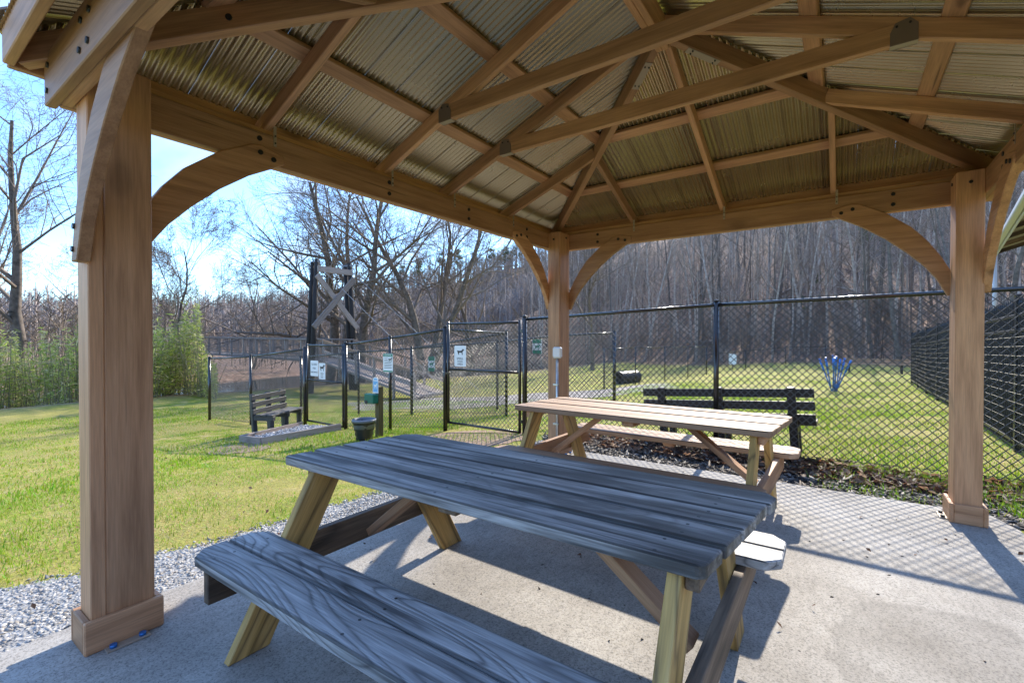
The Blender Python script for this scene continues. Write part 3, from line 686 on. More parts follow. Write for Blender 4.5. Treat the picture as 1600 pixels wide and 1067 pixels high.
def gate(label, a, b, H, zb_, name='gate', hinge_right=True):
    """framed gate leaf between two points"""
    t = thing(name, label, 'gate', (a[0], a[1], zb_)); a = Vector((a[0], a[1], 0)); b = Vector((b[0], b[1], 0)); d = (b-a).normalized()
    z0, z1 = zb_+0.07, zb_+H
    for p in (a, b): cyl('stile', p+Vector((0, 0, z0)), p+Vector((0, 0, z1+0.03)), 0.024, M_BLACK, t)
    for z in (z0+0.01, zb_+H*0.56, z1-0.01): cyl('frame_rail', a+Vector((0, 0, z)), b+Vector((0, 0, z)), 0.02, M_BLACK, t)
    V, F = wires(a, b, zb_, zb_, 0.08, H-0.01, r=0.0040); V = V-np.array(a)+np.array([0, 0.024, 0])
    link('mesh', np_mesh('mesh', V, F, M_WIRE, smooth=True), M_WIRE, t, Matrix.Translation(a), kind='stuff')
    e = b if hinge_right else a
    for z in (z0+0.18, z1-0.14): cyl('hinge', e+Vector((0, 0, z)), e+d*(0.09 if hinge_right else -0.09)+Vector((0, 0, z)), 0.016, M_BLACK, t); box('hinge_strap', e+d*(0.045 if hinge_right else -0.045)+Vector((0, -0.02, z)), (0.05, 0.012, 0.05), M_BLACK, t, bev=0.002)
    f = a if hinge_right else b
    box('latch', f+Vector((0, -0.03, zb_+H*0.52)), (0.09, 0.02, 0.035), M_BLACK, t, bev=0.003)
    return t
xs = dict(end=-12.0, mid=-9.65, g2l=-7.2, g2r=-5.72, p3=-4.35, g1l=-2.94, g1r=-1.31)
fence_run('black chain-link fence left of the far gate, ending by the bamboo', [(xs['end'], FY), (xs['mid'], FY), (xs['g2l'], FY)], r=0.0042)
fence_run('black chain-link fence between the two gates behind the waste bucket', [(xs['g2r'], FY), (xs['p3'], FY), (xs['g1l'], FY)], r=0.0042)
fence_run('long black chain-link fence beside the slab and the pale picnic table', [(xs['g1r'], FY), (1.39, FY), (4.25, FY)])
gate('black chain-link gate carrying the small dog area sign', (xs['g1l']+0.07, FY), (xs['g1r']-0.09, FY), FH+0.02, gz(-2.1, FY))
gate('black chain-link gate beside the gravel entry carrying two white notices', (xs['g2l']+0.08, FY), (xs['g2r']-0.08, FY), FH+0.02, gz(-6.4, FY))
# inner fences
q = lambda px, d: tuple(pix(px, d)[:2])
fence_run('black chain-link fence behind the gates inside the dog park', [q(470, 14.2), q(560, 13.0), q(643, 12.3), q(777, 12.0), q(866, 11.4), q(960, 10.9)], pitch=0.09, r=0.0036)
fence_run('distant black chain-link fence beyond the culvert tunnel', [q(944, 20), q(993, 22), q(1039, 24), q(1075, 26.5), q(1104, 29)], pitch=0.14, r=0.0035)
fence_run('distant low fence at the foot of the wooded hill', [q(1104, 34), q(1165, 35), q(1228, 36), q(1290, 36)], H=1.3, pitch=0.16, r=0.004)
fence_run('second gate-side chain-link fence leading into the left enclosure', [(xs['g1l'], FY), (-3.1, 7.2), q(643, 12.3)], pitch=0.09, r=0.0034)

# iron picket fence on the right
ir = thing('iron_picket_fence', 'tall black iron picket fence along the right side of the dog lawn', 'fence', (4.25, 5.0, 0))
ip = [(4.25, 5.25), (4.30, 7.3), (4.36, 9.7), (4.42, 12.1), (4.48, 14.5), (4.54, 16.9), (4.60, 19.3), (4.66, 21.7)]; IH = 1.72
VV, FF, off = [], [], 0
for i, p in enumerate(ip):
    z = gz(*p); po = box('post', (p[0], p[1], z+IH/2+0.06), (0.06, 0.06, IH+0.12), M_IRON, ir, bev=0.004)
    box('cap', (p[0], p[1], z+IH+0.135), (0.075, 0.075, 0.03), M_IRON, po, bev=0.008)
for a, b in zip(ip[:-1], ip[1:]):
    za, zb = gz(*a), gz(*b)
    for h in (0.12, IH-0.28, IH-0.10): timber('rail', (a[0], a[1], za+h), (b[0], b[1], zb+h), 0.035, 0.035, M_IRON, ir, bev=0.003)
    n = 22; tt = (np.arange(n)+0.5)/n
    B0 = np.stack([a[0]+(b[0]-a[0])*tt, a[1]+(b[1]-a[1])*tt, za+(zb-za)*tt+0.06], -1); B1 = B0+np.array([0, 0, IH-0.02]); B2 = B1+np.array([0, 0, 0.07])
    V, F = tubes(np.concatenate([B0, B1]), np.concatenate([B1, B2]), np.full(2*n, 0.013), np.concatenate([np.full(n, 0.013), np.full(n, 0.002)]), 4)
    VV.append(V); FF.append(F+off); off += len(V)
    hz = np.arange(0.15, IH-0.3, 0.11)
    H0 = np.stack([np.full(len(hz), a[0]-0.03), np.full(len(hz), a[1]), za+hz], -1); H1 = np.stack([np.full(len(hz), b[0]-0.03), np.full(len(hz), b[1]), zb+hz], -1)
    V, F = tubes(H0, H1, np.full(len(hz), 0.0028), np.full(len(hz), 0.0028), 4); VV.append(V); FF.append(F+off); off += len(V)
V = np.concatenate(VV)
link('pickets', np_mesh('pickets', V, np.concatenate(FF), M_IRON), M_IRON, ir, kind='stuff')

# ------------------------------------------------------------------ signs
def txt(body, size, M, mat, parent, name='lettering', th=0.001):
    cu = bpy.data.curves.new('t', 'FONT'); cu.body = body; cu.size = size; cu.align_x = 'CENTER'; cu.align_y = 'CENTER'; cu.extrude = th; cu.resolution_u = 2; cu.space_line = 0.9
    o = bpy.data.objects.new('t', cu); me = bpy.data.meshes.new_from_object(o); bpy.data.objects.remove(o)
    return link(name, me, mat, parent, M)
def upright(x, y, z): return Matrix.Translation((x, y, z)) @ Matrix(((1, 0, 0, 0), (0, 0, -1, 0), (0, 1, 0, 0), (0, 0, 0, 1)))
DOG = [(-0.46, 0.18), (-0.36, 0.24), (-0.10, 0.17), (0.22, 0.22), (0.30, 0.40), (0.42, 0.50), (0.52, 0.40), (0.60, 0.30), (0.46, 0.20), (0.36, 0.05), (0.34, -0.14), (0.38, -0.45), (0.27, -0.45), (0.22, -0.12), (-0.10, -0.10), (-0.16, -0.22), (-0.10, -0.45), (-0.22, -0.45), (-0.30, -0.20), (-0.34, -0.05), (-0.36, 0.10)]
def sign(label, x, z, w_, h, y=None, panel=M_WHITE, cat='sign'):
    y = FY-0.035 if y is None else y
    t = thing('sign', label, cat, (x, y, z-h/2))
    r = 0.06*w_; pts = [(-w_/2+r, -h/2), (w_/2-r, -h/2), (w_/2, -h/2+r), (w_/2, h/2-r), (w_/2-r, h/2), (-w_/2+r, h/2), (-w_/2, h/2-r), (-w_/2, -h/2+r)]
    prism('panel', pts, 0.004, upright(x, y, z), panel, t, bev=0)
    return t, (lambda dx, dz, k=0.0028: upright(x+dx, y-k, z+dz))
def onfence(px_, py_):
    u = (px_-800)/FPX; v = (533.5-py_)/FPX
    d = FW+RT*u+Vector((0, 0, 1))*(v+PITCH); t = (FY-0.035-CAM.y)/d.y; p = CAM+d*t; return p.x, p.z
def srect(a, b):
    x0, z1 = onfence(*a); x1, z0 = onfence(*b); return (x0+x1)/2, (z0+z1)/2, x1-x0, z1-z0
x, z, w_, h = srect((710, 540), (728, 573))
s_, M_ = sign('white sign with dog figure reading SMALL DOG AREA', x, z, w_, h)
prism('dog_figure', [(a*w_*0.62, b*h*0.30) for a, b in DOG], 0.001, M_(0, h*0.20), M_INK, s_, bev=0)
for i, wd in enumerate(('SMALL', 'DOG', 'AREA')): txt(wd, h*0.145, M_(0, -h*(0.12+0.135*i)), M_INK, s_)
x, z, w_, h = srect((485, 563), (497, 588))
s_, M_ = sign('white notice reading CLOSED FOR MAINTENANCE on the far gate', x, z, w_, h)
for i, wd in enumerate(('CLOSED', 'FOR', 'MAINTENANCE')): txt(wd, h*(0.17 if i < 2 else 0.115), M_(0, h*(0.25-0.25*i)), M_INK, s_)
x, z, w_, h = srect((498, 567), (508, 593))
s_, M_ = sign('narrow white dog area sign right of the closure notice', x, z, w_, h)
prism('dog_figure', [(a*w_*0.75, b*h*0.42) for a, b in DOG], 0.001, M_(0, h*0.2), M_INK, s_, bev=0)
for i, wd in enumerate(('LARGE', 'DOG', 'AREA')): txt(wd, h*0.11, M_(0, -h*(0.14+0.12*i)), M_INK, s_)
x, z, w_, h = srect((599, 552), (614, 582))
s_, M_ = sign('white sign with green CAUTION header on a fence post', x, z, w_, h, y=FY-0.04)
prism('green_header', [(-w_*0.48, -h*0.08), (w_*0.48, -h*0.08), (w_*0.48, h*0.08), (-w_*0.48, h*0.08)], 0.001, M_(0, h*0.405), M_SIGNG, s_, bev=0)
prism('green_footer', [(-w_*0.48, -h*0.035), (w_*0.48, -h*0.035), (w_*0.48, h*0.035), (-w_*0.48, h*0.035)], 0.001, M_(0, -h*0.45), M_SIGNG, s_, bev=0)
txt('CAUTION', h*0.12, M_(0, h*0.40, 0.0045), M_WHITE, s_)
prism('dog_figure', [(a*w_*0.42, b*h*0.22) for a, b in DOG], 0.001, M_(w_*0.22, h*0.18), M_INK, s_, bev=0)
for i in range(7):
    ww = w_*(0.36 if i < 2 else random.uniform(0.7, 0.85)); zz = h*(0.24-0.085*i)
    prism('text_line', [(-ww/2, -h*0.012), (ww/2, -h*0.012), (ww/2, h*0.012), (-ww/2, h*0.012)], 0.001, M_(-w_*0.2 if i < 2 else 0, zz), M_INK, s_, bev=0)
for (a, b, lab) in (((662, 557), (673, 581), 'green and white sign hanging on the fence left of the small dog gate'), ((826, 530), (841, 553), 'green and white sign on the fence right of the small dog gate')):
    x, z, w_, h = srect(a, b); s_, M_ = sign(lab, x, z, w_, h, y=FY+0.07, panel=M_WHITE)
    for dz, hh in ((0.36, 0.14), (-0.38, 0.12)): prism('green_band', [(-w_*0.45, -h*hh), (w_*0.45, -h*hh), (w_*0.45, h*hh), (-w_*0.45, h*hh)], 0.001, M_(0, h*dz), M_SIGNG, s_, bev=0)
    prism('dog_figure', [(p[0]*w_*0.6, p[1]*h*0.34) for p in DOG], 0.001, M_(0, -h*0.02), M_SIGNG, s_, bev=0)

# ------------------------------------------------------------------ waste bucket and bag dispenser
dx_, dy_ = -3.9, 4.58; dz_ = gz(dx_, dy_)
t = thing('bag_dispenser', 'mossy wooden post with green bag dispenser and blue sign', 'dispenser', (dx_, dy_, dz_))
timber('post', (dx_, dy_, dz_-0.05), (dx_, dy_, dz_+0.86), 0.10, 0.10, MW_POST, t, up=(0, 1, 0), bev=0.006)
bx_ = box('dispenser_box', (dx_-0.07, dy_-0.11, dz_+0.66), (0.24, 0.12, 0.16), M_GREEN, t, bev=0.012)
box('bag_slot', (dx_-0.13, dy_-0.172, dz_+0.60), (0.07, 0.01, 0.06), M_INK, bx_, bev=0.003)
hgt, ww = 0.27, 0.14
sg = prism('sign_panel', [(-ww/2, -hgt/2), (ww/2, -hgt/2), (ww/2, hgt/2-0.03), (ww/4, hgt/2), (-ww/4, hgt/2), (-ww/2, hgt/2-0.03)], 0.005, upright(dx_-0.02, dy_-0.06, dz_+0.885), M_WHITE, t, bev=0)
prism('sign_picture', [(-ww*0.42, -hgt*0.42), (ww*0.42, -hgt*0.42), (ww*0.42, hgt*0.26), (-ww*0.42, hgt*0.26)], 0.001, upright(dx_-0.02, dy_-0.0635, dz_+0.885), M_SIGNB, sg, bev=0)
prism('sign_strip', [(-ww*0.3, -hgt*0.05), (ww*0.3, -hgt*0.05), (ww*0.3, hgt*0.05), (-ww*0.3, hgt*0.05)], 0.001, upright(dx_-0.02, dy_-0.0635, dz_+0.885+hgt*0.37), M_SIGNB, sg, bev=0)
prism('sign_figure', [(a*ww*0.6, b*hgt*0.4) for a, b in DOG], 0.001, upright(dx_-0.02, dy_-0.065, dz_+0.87), M_WHITE, sg, bev=0)
bxx, byy = -3.84, 4.22; bz = gz(bxx, byy)
t = thing('waste_bucket', 'small waste bucket lined with a crumpled black bag beside the dispenser post', 'bucket', (bxx, byy, bz))
def lathe(name, prof, M, mat, parent, seg=28, wob=0.0, seed=0):
    rr = random.Random(seed); ph = [rr.uniform(0, 6.28) for _ in range(6)]; V = []; F = []
    for j, (r, z) in enumerate(prof):
        for i in range(seg):
            t_ = 2*math.pi*i/seg
            k = 1+wob*(math.sin(5*t_+ph[0]+z*9)+0.7*math.sin(9*t_+ph[1]-z*14)+0.5*math.sin(13*t_+ph[2]))*(0.3+0.7*(j % 2))
            V.append((r*k*math.cos(t_), r*k*math.sin(t_), z))
    for j in range(len(prof)-1):
        for i in range(seg): F.append([j*seg+i, j*seg+(i+1) % seg, (j+1)*seg+(i+1) % seg, (j+1)*seg+i])
    return link(name, np_mesh(name, V, F, mat, smooth=wob == 0), mat, parent, M)
TB = Matrix.Translation((bxx, byy, bz))
lathe('bag', [(0.0, 0.004), (0.10, 0.004), (0.135, 0.02), (0.125, 0.06), (0.15, 0.10), (0.142, 0.15), (0.165, 0.19), (0.158, 0.24), (0.178, 0.28), (0.183, 0.315)], TB, M_BAG, t, wob=0.035, seed=3)
lathe('rim', [(0.178, 0.305), (0.194, 0.312), (0.196, 0.345), (0.184, 0.352), (0.176, 0.33), (0.165, 0.20), (0.0, 0.19)], TB, M_LINER, t)

# gravel entry pad with timber edging by the far gate
ez = lambda x, y: gz(x, y)
t = thing('gravel_pad_edging', 'weathered timber edging around the gravel pad at the far gate', 'edging', (-5.9, 4.0, ez(-5.9, 4.0)))
c4 = [tuple(pix(376, 9.05)[:2]), tuple(pix(408, 8.25)[:2]), (xs['g2r']+0.02, FY-0.25), (xs['g2l']-0.2, FY-0.1)]
c4 = [(-6.55, 3.52), (-5.69, 3.48), (-5.75, 5.1), (-7.15, 5.1)]
for a, b in ((0, 1), (1, 2), (3, 0)):
    A_, B_ = c4[a], c4[b]; timber('edging_board', (A_[0], A_[1], ez(*A_)+0.06), (B_[0], B_[1], ez(*B_)+0.06), 0.045, 0.14, MW_BRIDGE, t)
patch('gravel_pad', c4, M_GRAVEL, 0.05, 0.3, 0.0)

# ------------------------------------------------------------------ benches
def bench(label, loc, rz, ln, supports, mats, nback=3, name='park_bench', roll=0.0):
    """back towards local -y; seat towards +y"""
    t = thing(name, label, 'bench', loc, rz); t.matrix_basis = t.matrix_basis @ Matrix.Rotation(roll, 4, 'Y'); T = wm(t); mb, ms = mats
    P = lambda x, y, z: T @ Vector((x, y, z))
    for i in range(nback):
        z = 0.50+i*0.145; timber('back_slat', P(-ln/2, -0.035-0.012*i, z), P(ln/2, -0.035-0.012*i, z), 0.038, 0.098, mb, t, up=(0, 0, 1))
    for i in range(3): timber('seat_slat', P(-ln/2, 0.08+0.13*i, 0.43), P(ln/2, 0.08+0.13*i, 0.43), 0.115, 0.036, mb, t)
    for x in supports:
        s = timber('support', P(x, -0.03, -0.05), P(x, -0.10, 0.86), 0.085, 0.085, ms, t, up=(0, 1, 0))
        timber('seat_arm', P(x, -0.06, 0.365), P(x, 0.40, 0.365), 0.08, 0.09, ms, s)
        timber('front_leg', P(x, 0.33, -0.05), P(x, 0.33, 0.33), 0.08, 0.085, ms, s, up=(0, 1, 0))
    return t
bench('dark brown slatted bench with its back to the chain-link fence', (1.43, 5.56, -0.17), 0.0, 1.94, (-0.72, -0.02, 0.75), (MW_BENCHD, MW_BENCHD), roll=R(-3.6))
p = pix(424, 10.2); bench('charcoal slatted bench behind the left chain-link fence', (p.x, p.y, gz(p.x, p.y)), R(-62), 1.15, (-0.5, 0.0, 0.5), (M_PLAST, M_PLAST))
p = pix(1367, 25.0); bench('bench far across the dog lawn below the hill, sun glints painted as pale boards', (p.x, p.y, p.z+0.08), R(180), 2.8, (-1.1, 1.1), (MW_LIGHT, MW_BENCHD), nback=2)  # sun glints on the bars are put into the lighter board colour

# blue agility poles
p = pix(1303, 13.9); t = thing('agility_poles', 'cluster of splayed bright blue agility poles on the dog lawn', 'agility poles', tuple(p))
for (x0, y0, x1, y1, h) in ((-0.03, 0.0, -0.36, 0.05, 0.95), (0.02, 0.05, -0.02, 0.2, 1.06), (0.04, -0.02, 0.06, -0.15, 1.04), (0.06, 0.03, 0.16, 0.1, 0.95), (0.05, 0.0, 0.42, -0.05, 0.93), (-0.02, -0.04, 0.02, -0.3, 1.0), (-0.05, 0.03, -0.20, -0.12, 1.0), (0.07, -0.02, 0.27, 0.15, 0.98)):
    po = cyl('pole', p+Vector((x0, y0, -0.03)), p+Vector((x1, y1, h)), 0.017, M_BLUE, t)
    a = p+Vector((x0, y0, -0.03)); b = p+Vector((x1, y1, h)); cyl('sleeve', a.lerp(b, 0.62), b, 0.028, M_BLUE, po)
# culvert tunnel
p = pix(966, 23.5); t = thing('culvert_tunnel', 'black corrugated culvert pipe lying on the mulch', 'tunnel', tuple(p))
prof = []
for i in range(34): prof.append((0.33+0.025*(i % 2), i*0.045))
prof = prof+[(0.30, 33*0.045), (0.30, 0.0), (0.33, 0.0)]
lathe('pipe', prof, Matrix.Translation(p+Vector((0, 0, 0.30))) @ Matrix.Rotation(R(75), 4, 'Z') @ Matrix.Rotation(R(90), 4, 'Y'), M_CULV, t)
p = pix(1145, 33.6); t = thing('sign', 'small white sign on the distant fence below the hill', 'sign', tuple(p)); box('panel', p+Vector((0, 0, 0.75)), (0.55, 0.03, 0.75), M_WHITE, t, rz=-0.3); cyl('stake', p, p+Vector((0, 0.03, 0.9)), 0.03, M_BLACK, t)

# ------------------------------------------------------------------ neighbouring shelter
t = thing('shelter_building', 'neighbouring shelter with white gutter and grey metal roof beyond the picket fence', 'building', (7.5, 14, 0))
a, b = Vector((4.82, 7.6, 3.95)), Vector((6.45, 20.3, 3.95)); d = (b-a).normalized(); n = Vector((d.y, -d.x, 0)); 
timber('gutter', a, b, 0.13, 0.12, M_GUTTER, t, bev=0.02); timber('fascia', a+n*0.085+Vector((0, 0, -0.02)), b+n*0.085+Vector((0, 0, -0.02)), 0.03, 0.19, M_GUTTER, t)
rise = Vector((0, 0, 0.33))
k = 12
for i in range(k):
    p0, p1 = a.lerp(b, i/k)+n*0.07+Vector((0, 0, 0.07)), a.lerp(b, (i+1)/k-0.002)+n*0.07+Vector((0, 0, 0.07))
    c = (p0+p1)/2+(n+rise)*2.6; timber('roof_panel', (p0+p1)/2, (p0+p1)/2+(n+rise)*5.2, (p1-p0).length, 0.03, M_ROOFX, t, up=(0, 0, 1), bev=0.002)
for i in range(9): c = a.lerp(b, 0.02+i/8*0.96)+n*0.12+Vector((0, 0, 0.0)); timber('rafter', c, c+(n+rise)*5.0, 0.07, 0.11, MW_OLD, t)
for i in range(5): c = a.lerp(b, 0.03+i/4*0.94)+n*0.9; box('post', (c.x, c.y, 1.9), (0.16, 0.16, 3.9), MW_PAV, t, rz=math.atan2(d.y, d.x))
timber('wall', a+n*3.4+Vector((0, 0, -2.1)), b+n*3.4+Vector((0, 0, -2.1)), 0.2, 3.8, M_WALL, t)
cyl('downspout', b+Vector((0.05, -0.1, 0)), b+Vector((0.05, -0.1, -3.2)), 0.05, M_GUTTER, t)

# ------------------------------------------------------------------ footbridge
PL, PR = Vector((-17.85, 11.8, 0)), Vector((-17.75, 14.15, 0)); gb = gz(-17.8, 13)
t = thing('footbridge', 'suspension footbridge with black pole tower and crossed brown braces', 'bridge', (-17.8, 13, gb))
tops = []
for base, s in ((PL, 1), (PR, -1)):
    tp = base+Vector((0, s*0.32, 4.85)); bt = base+Vector((0, -s*0.05, gb-0.3))
    for k in (-0.17, 0.17): cyl('tower_pole', bt+Vector((k, 0, 0)), tp+Vector((k, 0, 0.12 if k > 0 else 0)), 0.135, MW_POLE, t, r1=0.105)
    tops.append(tp); cyl('cable_saddle', tp+Vector((-0.3, 0, 0.0)), tp+Vector((0.3, 0, 0.0)), 0.06, M_CABLE, t)
def at(s, z): # point on the tower's near face
    return Vector((-17.85+0.36, PL.y+(PR.y-PL.y)*s, z))
timber('cross_beam', at(0.10, 4.5), at(0.90, 4.5), 0.09, 0.27, MW_BRIDGE, t)
timber('diagonal_brace', at(0.08, 4.2), at(1.02, 1.75), 0.09, 0.26, MW_BRIDGE, t); timber('diagonal_brace', at(-0.02, 1.75), at(0.92, 4.2), 0.09, 0.26, MW_BRIDGE, t, up=(0, 0.01, 1)).matrix_basis.translation.x += 0.092
def cable(pts, r=0.022):
    V, F = tubes([p for p in pts[:-1]], pts[1:], np.full(len(pts)-1, r), np.full(len(pts)-1, r), 6); return link('cable', np_mesh('cable', V-np.array((-17.8, 13, gb)), F, M_CABLE), M_CABLE, t, Matrix.Translation((-17.8, 13, gb)))
for tp, yy in ((tops[0], 12.12), (tops[1], 13.83)):
    cable([np.array((-17.8+i*0.85, yy, 4.8-i*0.56)) for i in range(11)], 0.012)
    cable([np.array((-17.8-i*1.5, yy, 5.0-4.2*(1-((14-i)/14)**2))) for i in range(15)], 0.016)
DZ = 0.15
timber('deck', (-17.4, 12.97, DZ), (-46, 12.97, DZ+0.25), 1.7, 0.10, MW_BRIDGE, t)
for yy in (12.12, 13.83):
    timber('handrail', (-17.3, yy, DZ+1.02), (-46, yy, DZ+1.27), 0.12, 0.07, MW_BRIDGE, t)
    timber('mid_rail', (-17.3, yy, DZ+0.18), (-46, yy, DZ+0.43), 0.05, 0.05, MW_BRIDGE, t)
    for i in range(20): x = -17.6-i*1.45; z = DZ+0.25*(-17.4-x)/28.6; timber('rail_post', (x, yy, z), (x, yy, z+1.02), 0.08, 0.08, MW_BRIDGE, t, up=(0, 1, 0))
    n = 200; xx = np.linspace(-17.6, -45, n); zz = DZ+0.25*(-17.4-xx)/28.6
    V, F = tubes(np.stack([xx, np.full(n, yy), zz], -1), np.stack([xx, np.full(n, yy), zz+1.0], -1), np.full(n, 0.014), np.full(n, 0.014), 4)
    link('balusters', np_mesh('balusters', V, F, MW_BRIDGE), MW_BRIDGE, t, kind='stuff')
RE = Vector((-11.0, 12.97, gz(-11, 12.97)+0.1))
timber('ramp', (-17.4, 12.97, DZ), RE, 1.7, 0.10, M_GUTTER if False else MW_BRIDGE, t)
for yy in (12.12, 13.83):
    for h in (0.98, 0.5): timber('ramp_rail', (-17.3, yy, DZ+h), (RE.x, yy, RE.z+h), 0.05, 0.12, MW_LIGHT if h > 0.9 else MW_BRIDGE, t)
    for i in range(6): f = i/5; timber('rail_post', (-17.2+6.1*f, yy, DZ+(RE.z-DZ)*f-0.4), (-17.2+6.1*f, yy, DZ+(RE.z-DZ)*f+1.0), 0.09, 0.09, MW_BRIDGE, t, up=(0, 1, 0))

# ------------------------------------------------------------------ trees
def grow(seed, height, trunk_r, spread=1.0, up=0.25, lean=(0, 0), levels=4, first=0.25, nkids=9, fork=1, twig=0.006, ratio=0.55, straight=False):
    rr = random.Random(seed); segs = {0: [], 1: []}
    def branch(p, d, ln, r, lev):
        n = max(2, int(4-lev*0.4) if lev else 9); q = p.copy(); dd = d.copy(); pts = [(q.copy(), r)]
        for i in range(n):
            wob = (0.05 if straight else 0.10)+0.07*lev
            dd = (dd+Vector((rr.gauss(0, wob), rr.gauss(0, wob), rr.gauss(0, wob)*0.6+up*0.22))).normalized()
            q2 = q+dd*(ln/n); r2 = max(twig, r*(1-(i+1)/n*0.78)) if lev else r*(1-(i+1)/n*0.80)
            segs[0 if lev == 0 else 1].append((q.copy(), q2.copy(), pts[-1][1], r2, lev)); q = q2; pts.append((q.copy(), r2))
        if lev >= levels: return
        k = nkids if lev == 0 else max(3, int(nkids*(0.75 if lev == 1 else 0.55)))
        for j in range(k):
            t_ = (first if lev == 0 else 0.18)+(1-(first if lev == 0 else 0.18))*((j+rr.random()*0.8)/k)
            f = t_*n; i = min(n-1, int(f)); a, ra = pts[i]; b, rb = pts[i+1]; pos = a.lerp(b, f-i); rad_ = ra+(rb-ra)*(f-i)
            ax = (b-a).normalized(); perp = ax.orthogonal().normalized(); perp.rotate(Matrix.Rotation(rr.uniform(0, 6.283), 3, ax))
            an = R(rr.uniform(28, 62))*spread
            nd_ = (ax*math.cos(an)+perp*math.sin(an)).normalized()
            l2 = ln*ratio*(1.15-0.55*t_)*rr.uniform(0.7, 1.2)
            branch(pos, nd_, l2, max(twig, rad_*rr.uniform(0.42, 0.62)), lev+1)
    for k in range(fork):
        d0 = Vector((lean[0]+(rr.uniform(-0.3, 0.3) if fork > 1 else 0), lean[1]+(rr.uniform(-0.3, 0.3) if fork > 1 else 0), 1)).normalized()
        branch(Vector((rr.uniform(-.2, .2)*(fork > 1), rr.uniform(-.2, .2)*(fork > 1), -0.3)), d0, height, trunk_r*(1 if k == 0 else 0.8), 0)
    def mk(s, n): return tubes([tuple(a[0]) for a in s], [tuple(a[1]) for a in s], [a[2] for a in s], [a[3] for a in s], n)
    V0, F0 = mk(segs[0], 8)
    big = [s for s in segs[1] if s[4] <= 2]; small = [s for s in segs[1] if s[4] > 2]
    V1, F1 = mk(big, 4)
    if small:
        V2, F2 = mk(small, 3); V1, F1 = np.concatenate([V1, V2]), np.concatenate([F1, F2+len(V1)])
    return (V0, F0), (V1, F1)
def tree_meshes(name, g, bark, twig_m):
    (V0, F0), (V1, F1) = g
    return np_mesh(name+'_trunk', V0, F0, bark, smooth=True), np_mesh(name+'_crown', V1, F1, twig_m)
def put_tree(name, label, meshes, loc, rz=0, s=1.0, group=None, tilt=(0, 0), cat='tree', sz=None):
    o = bpy.data.objects.new(name, None); COL.objects.link(o); o['label'] = label; o['category'] = cat
    if group: o['group'] = group
    o.matrix_basis = Matrix.Translation(loc) @ Matrix.Rotation(tilt[0], 4, 'X') @ Matrix.Rotation(tilt[1], 4, 'Y') @ Matrix.Rotation(rz, 4, 'Z') @ Matrix.Diagonal((s, s, sz or s, 1))
    for nm, me in zip(('trunk', 'crown'), meshes):
        c = bpy.data.objects.new(nm, me); COL.objects.link(c); c.parent = o
    return o
# large individual bare trees
big = [
    ('large bare tree rising at the far left behind the bamboo', 25, 26, 14.5, 0.34, dict(lean=(0.28, -0.1), spread=1.0, nkids=12, levels=4), 11, 0.3),
    ('thin leaning bare tree at the left edge of the lawn', -40, 27, 11.5, 0.20, dict(lean=(0.15, 0.1), nkids=11, levels=4), 12, 1.0),
    ('slender bare tree standing above the bamboo between post and bridge', 262, 29, 9.6, 0.15, dict(spread=0.75, nkids=13, levels=4, first=0.15), 13, 2.0),
    ('wide bare tree with arching limbs left of the bridge tower', 520, 36, 16.0, 0.46, dict(lean=(-0.12, -0.05), spread=1.15, nkids=12, levels=4, first=0.16, fork=2), 14, 3.0),
    ('tall straight bare tree just right of the bridge tower', 566, 33, 15.5, 0.36, dict(spread=0.9, nkids=13, levels=4, first=0.2), 15, 0.5),
    ('multi-stemmed bare tree in the centre behind the gate', 664, 34, 14.5, 0.33, dict(spread=0.85, nkids=11, levels=4, first=0.2, fork=3), 16, 1.6),
    ('crooked bare tree with long limb reaching toward the pavilion post', 742, 40, 11.0, 0.24, dict(lean=(0.2, 0.12), spread=1.1, nkids=11, levels=4, first=0.15), 17, 4.0),
    ('dark bare tree seen just right of the centre pavilion post', 926, 44, 13.5, 0.22, dict(spread=0.8, nkids=11, levels=4), 18, 0.2),
    ('small bare tree over the bridge railing', 395, 42, 8.5, 0.15, dict(spread=1.0, nkids=10, levels=4, fork=2), 19, 0.9),
    ('bare tree behind the far left thicket with pale twigs', 120, 34, 10.0, 0.18, dict(spread=1.0, nkids=11, levels=4), 20, 2.2),
]
for lab, px_, dep, ht, tr, kw, sd_, rz in big:
    p = pix(px_, dep); put_tree('bare_tree', lab, tree_meshes('bare', grow(sd_, ht, tr, **kw), M_BARK, M_TWIG), p, rz)
# hillside forest: shared kinds
kinds = []
for k in range(7):
    pale = k % 2 == 0
    kinds.append(tree_meshes('slim', grow(100+k, 15+1.2*k % 5, 0.13+0.02*(k % 4), spread=0.85, nkids=13, levels=3, first=0.35 if k % 3 else 0.5, ratio=0.26, up=0.35, straight=True, lean=(random.uniform(-.04, .04), random.uniform(-.04, .04))), M_BARKP if pale else M_BARK, M_TWIGP if pale else M_TWIG))
cnt = 0; spots = []
tries = 0
while cnt < 165 and tries < 9000:
    tries += 1
    a = random.uniform(-33, 14.5); rr_ = float(np.interp(a, AZ1, RF1)); r = rr_-3+abs(random.gauss(0, 1))*26+random.uniform(0, 6)
    x = CAM.x+r*math.sin(R(a)); y = CAM.y+r*math.cos(R(a))
    if any((x-u)**2+(y-v)**2 < 2.2 for u, v in spots) or r > rr_+72: continue
    spots.append((x, y)); cnt += 1
    ki = random.randrange(7); put_tree('hillside_tree', ('slim pale-barked bare tree' if ki % 2 == 0 else 'slim dark-barked bare tree')+' among the crowded trunks on the brown leafy hillside', kinds[ki], (x, y, gz(x, y)), random.uniform(0, 6.28), random.uniform(0.75, 1.2), ('pale' if ki % 2 == 0 else 'dark')+' bare trees on the wooded hillside', (random.gauss(0, 0.045), random.gauss(0, 0.045)))
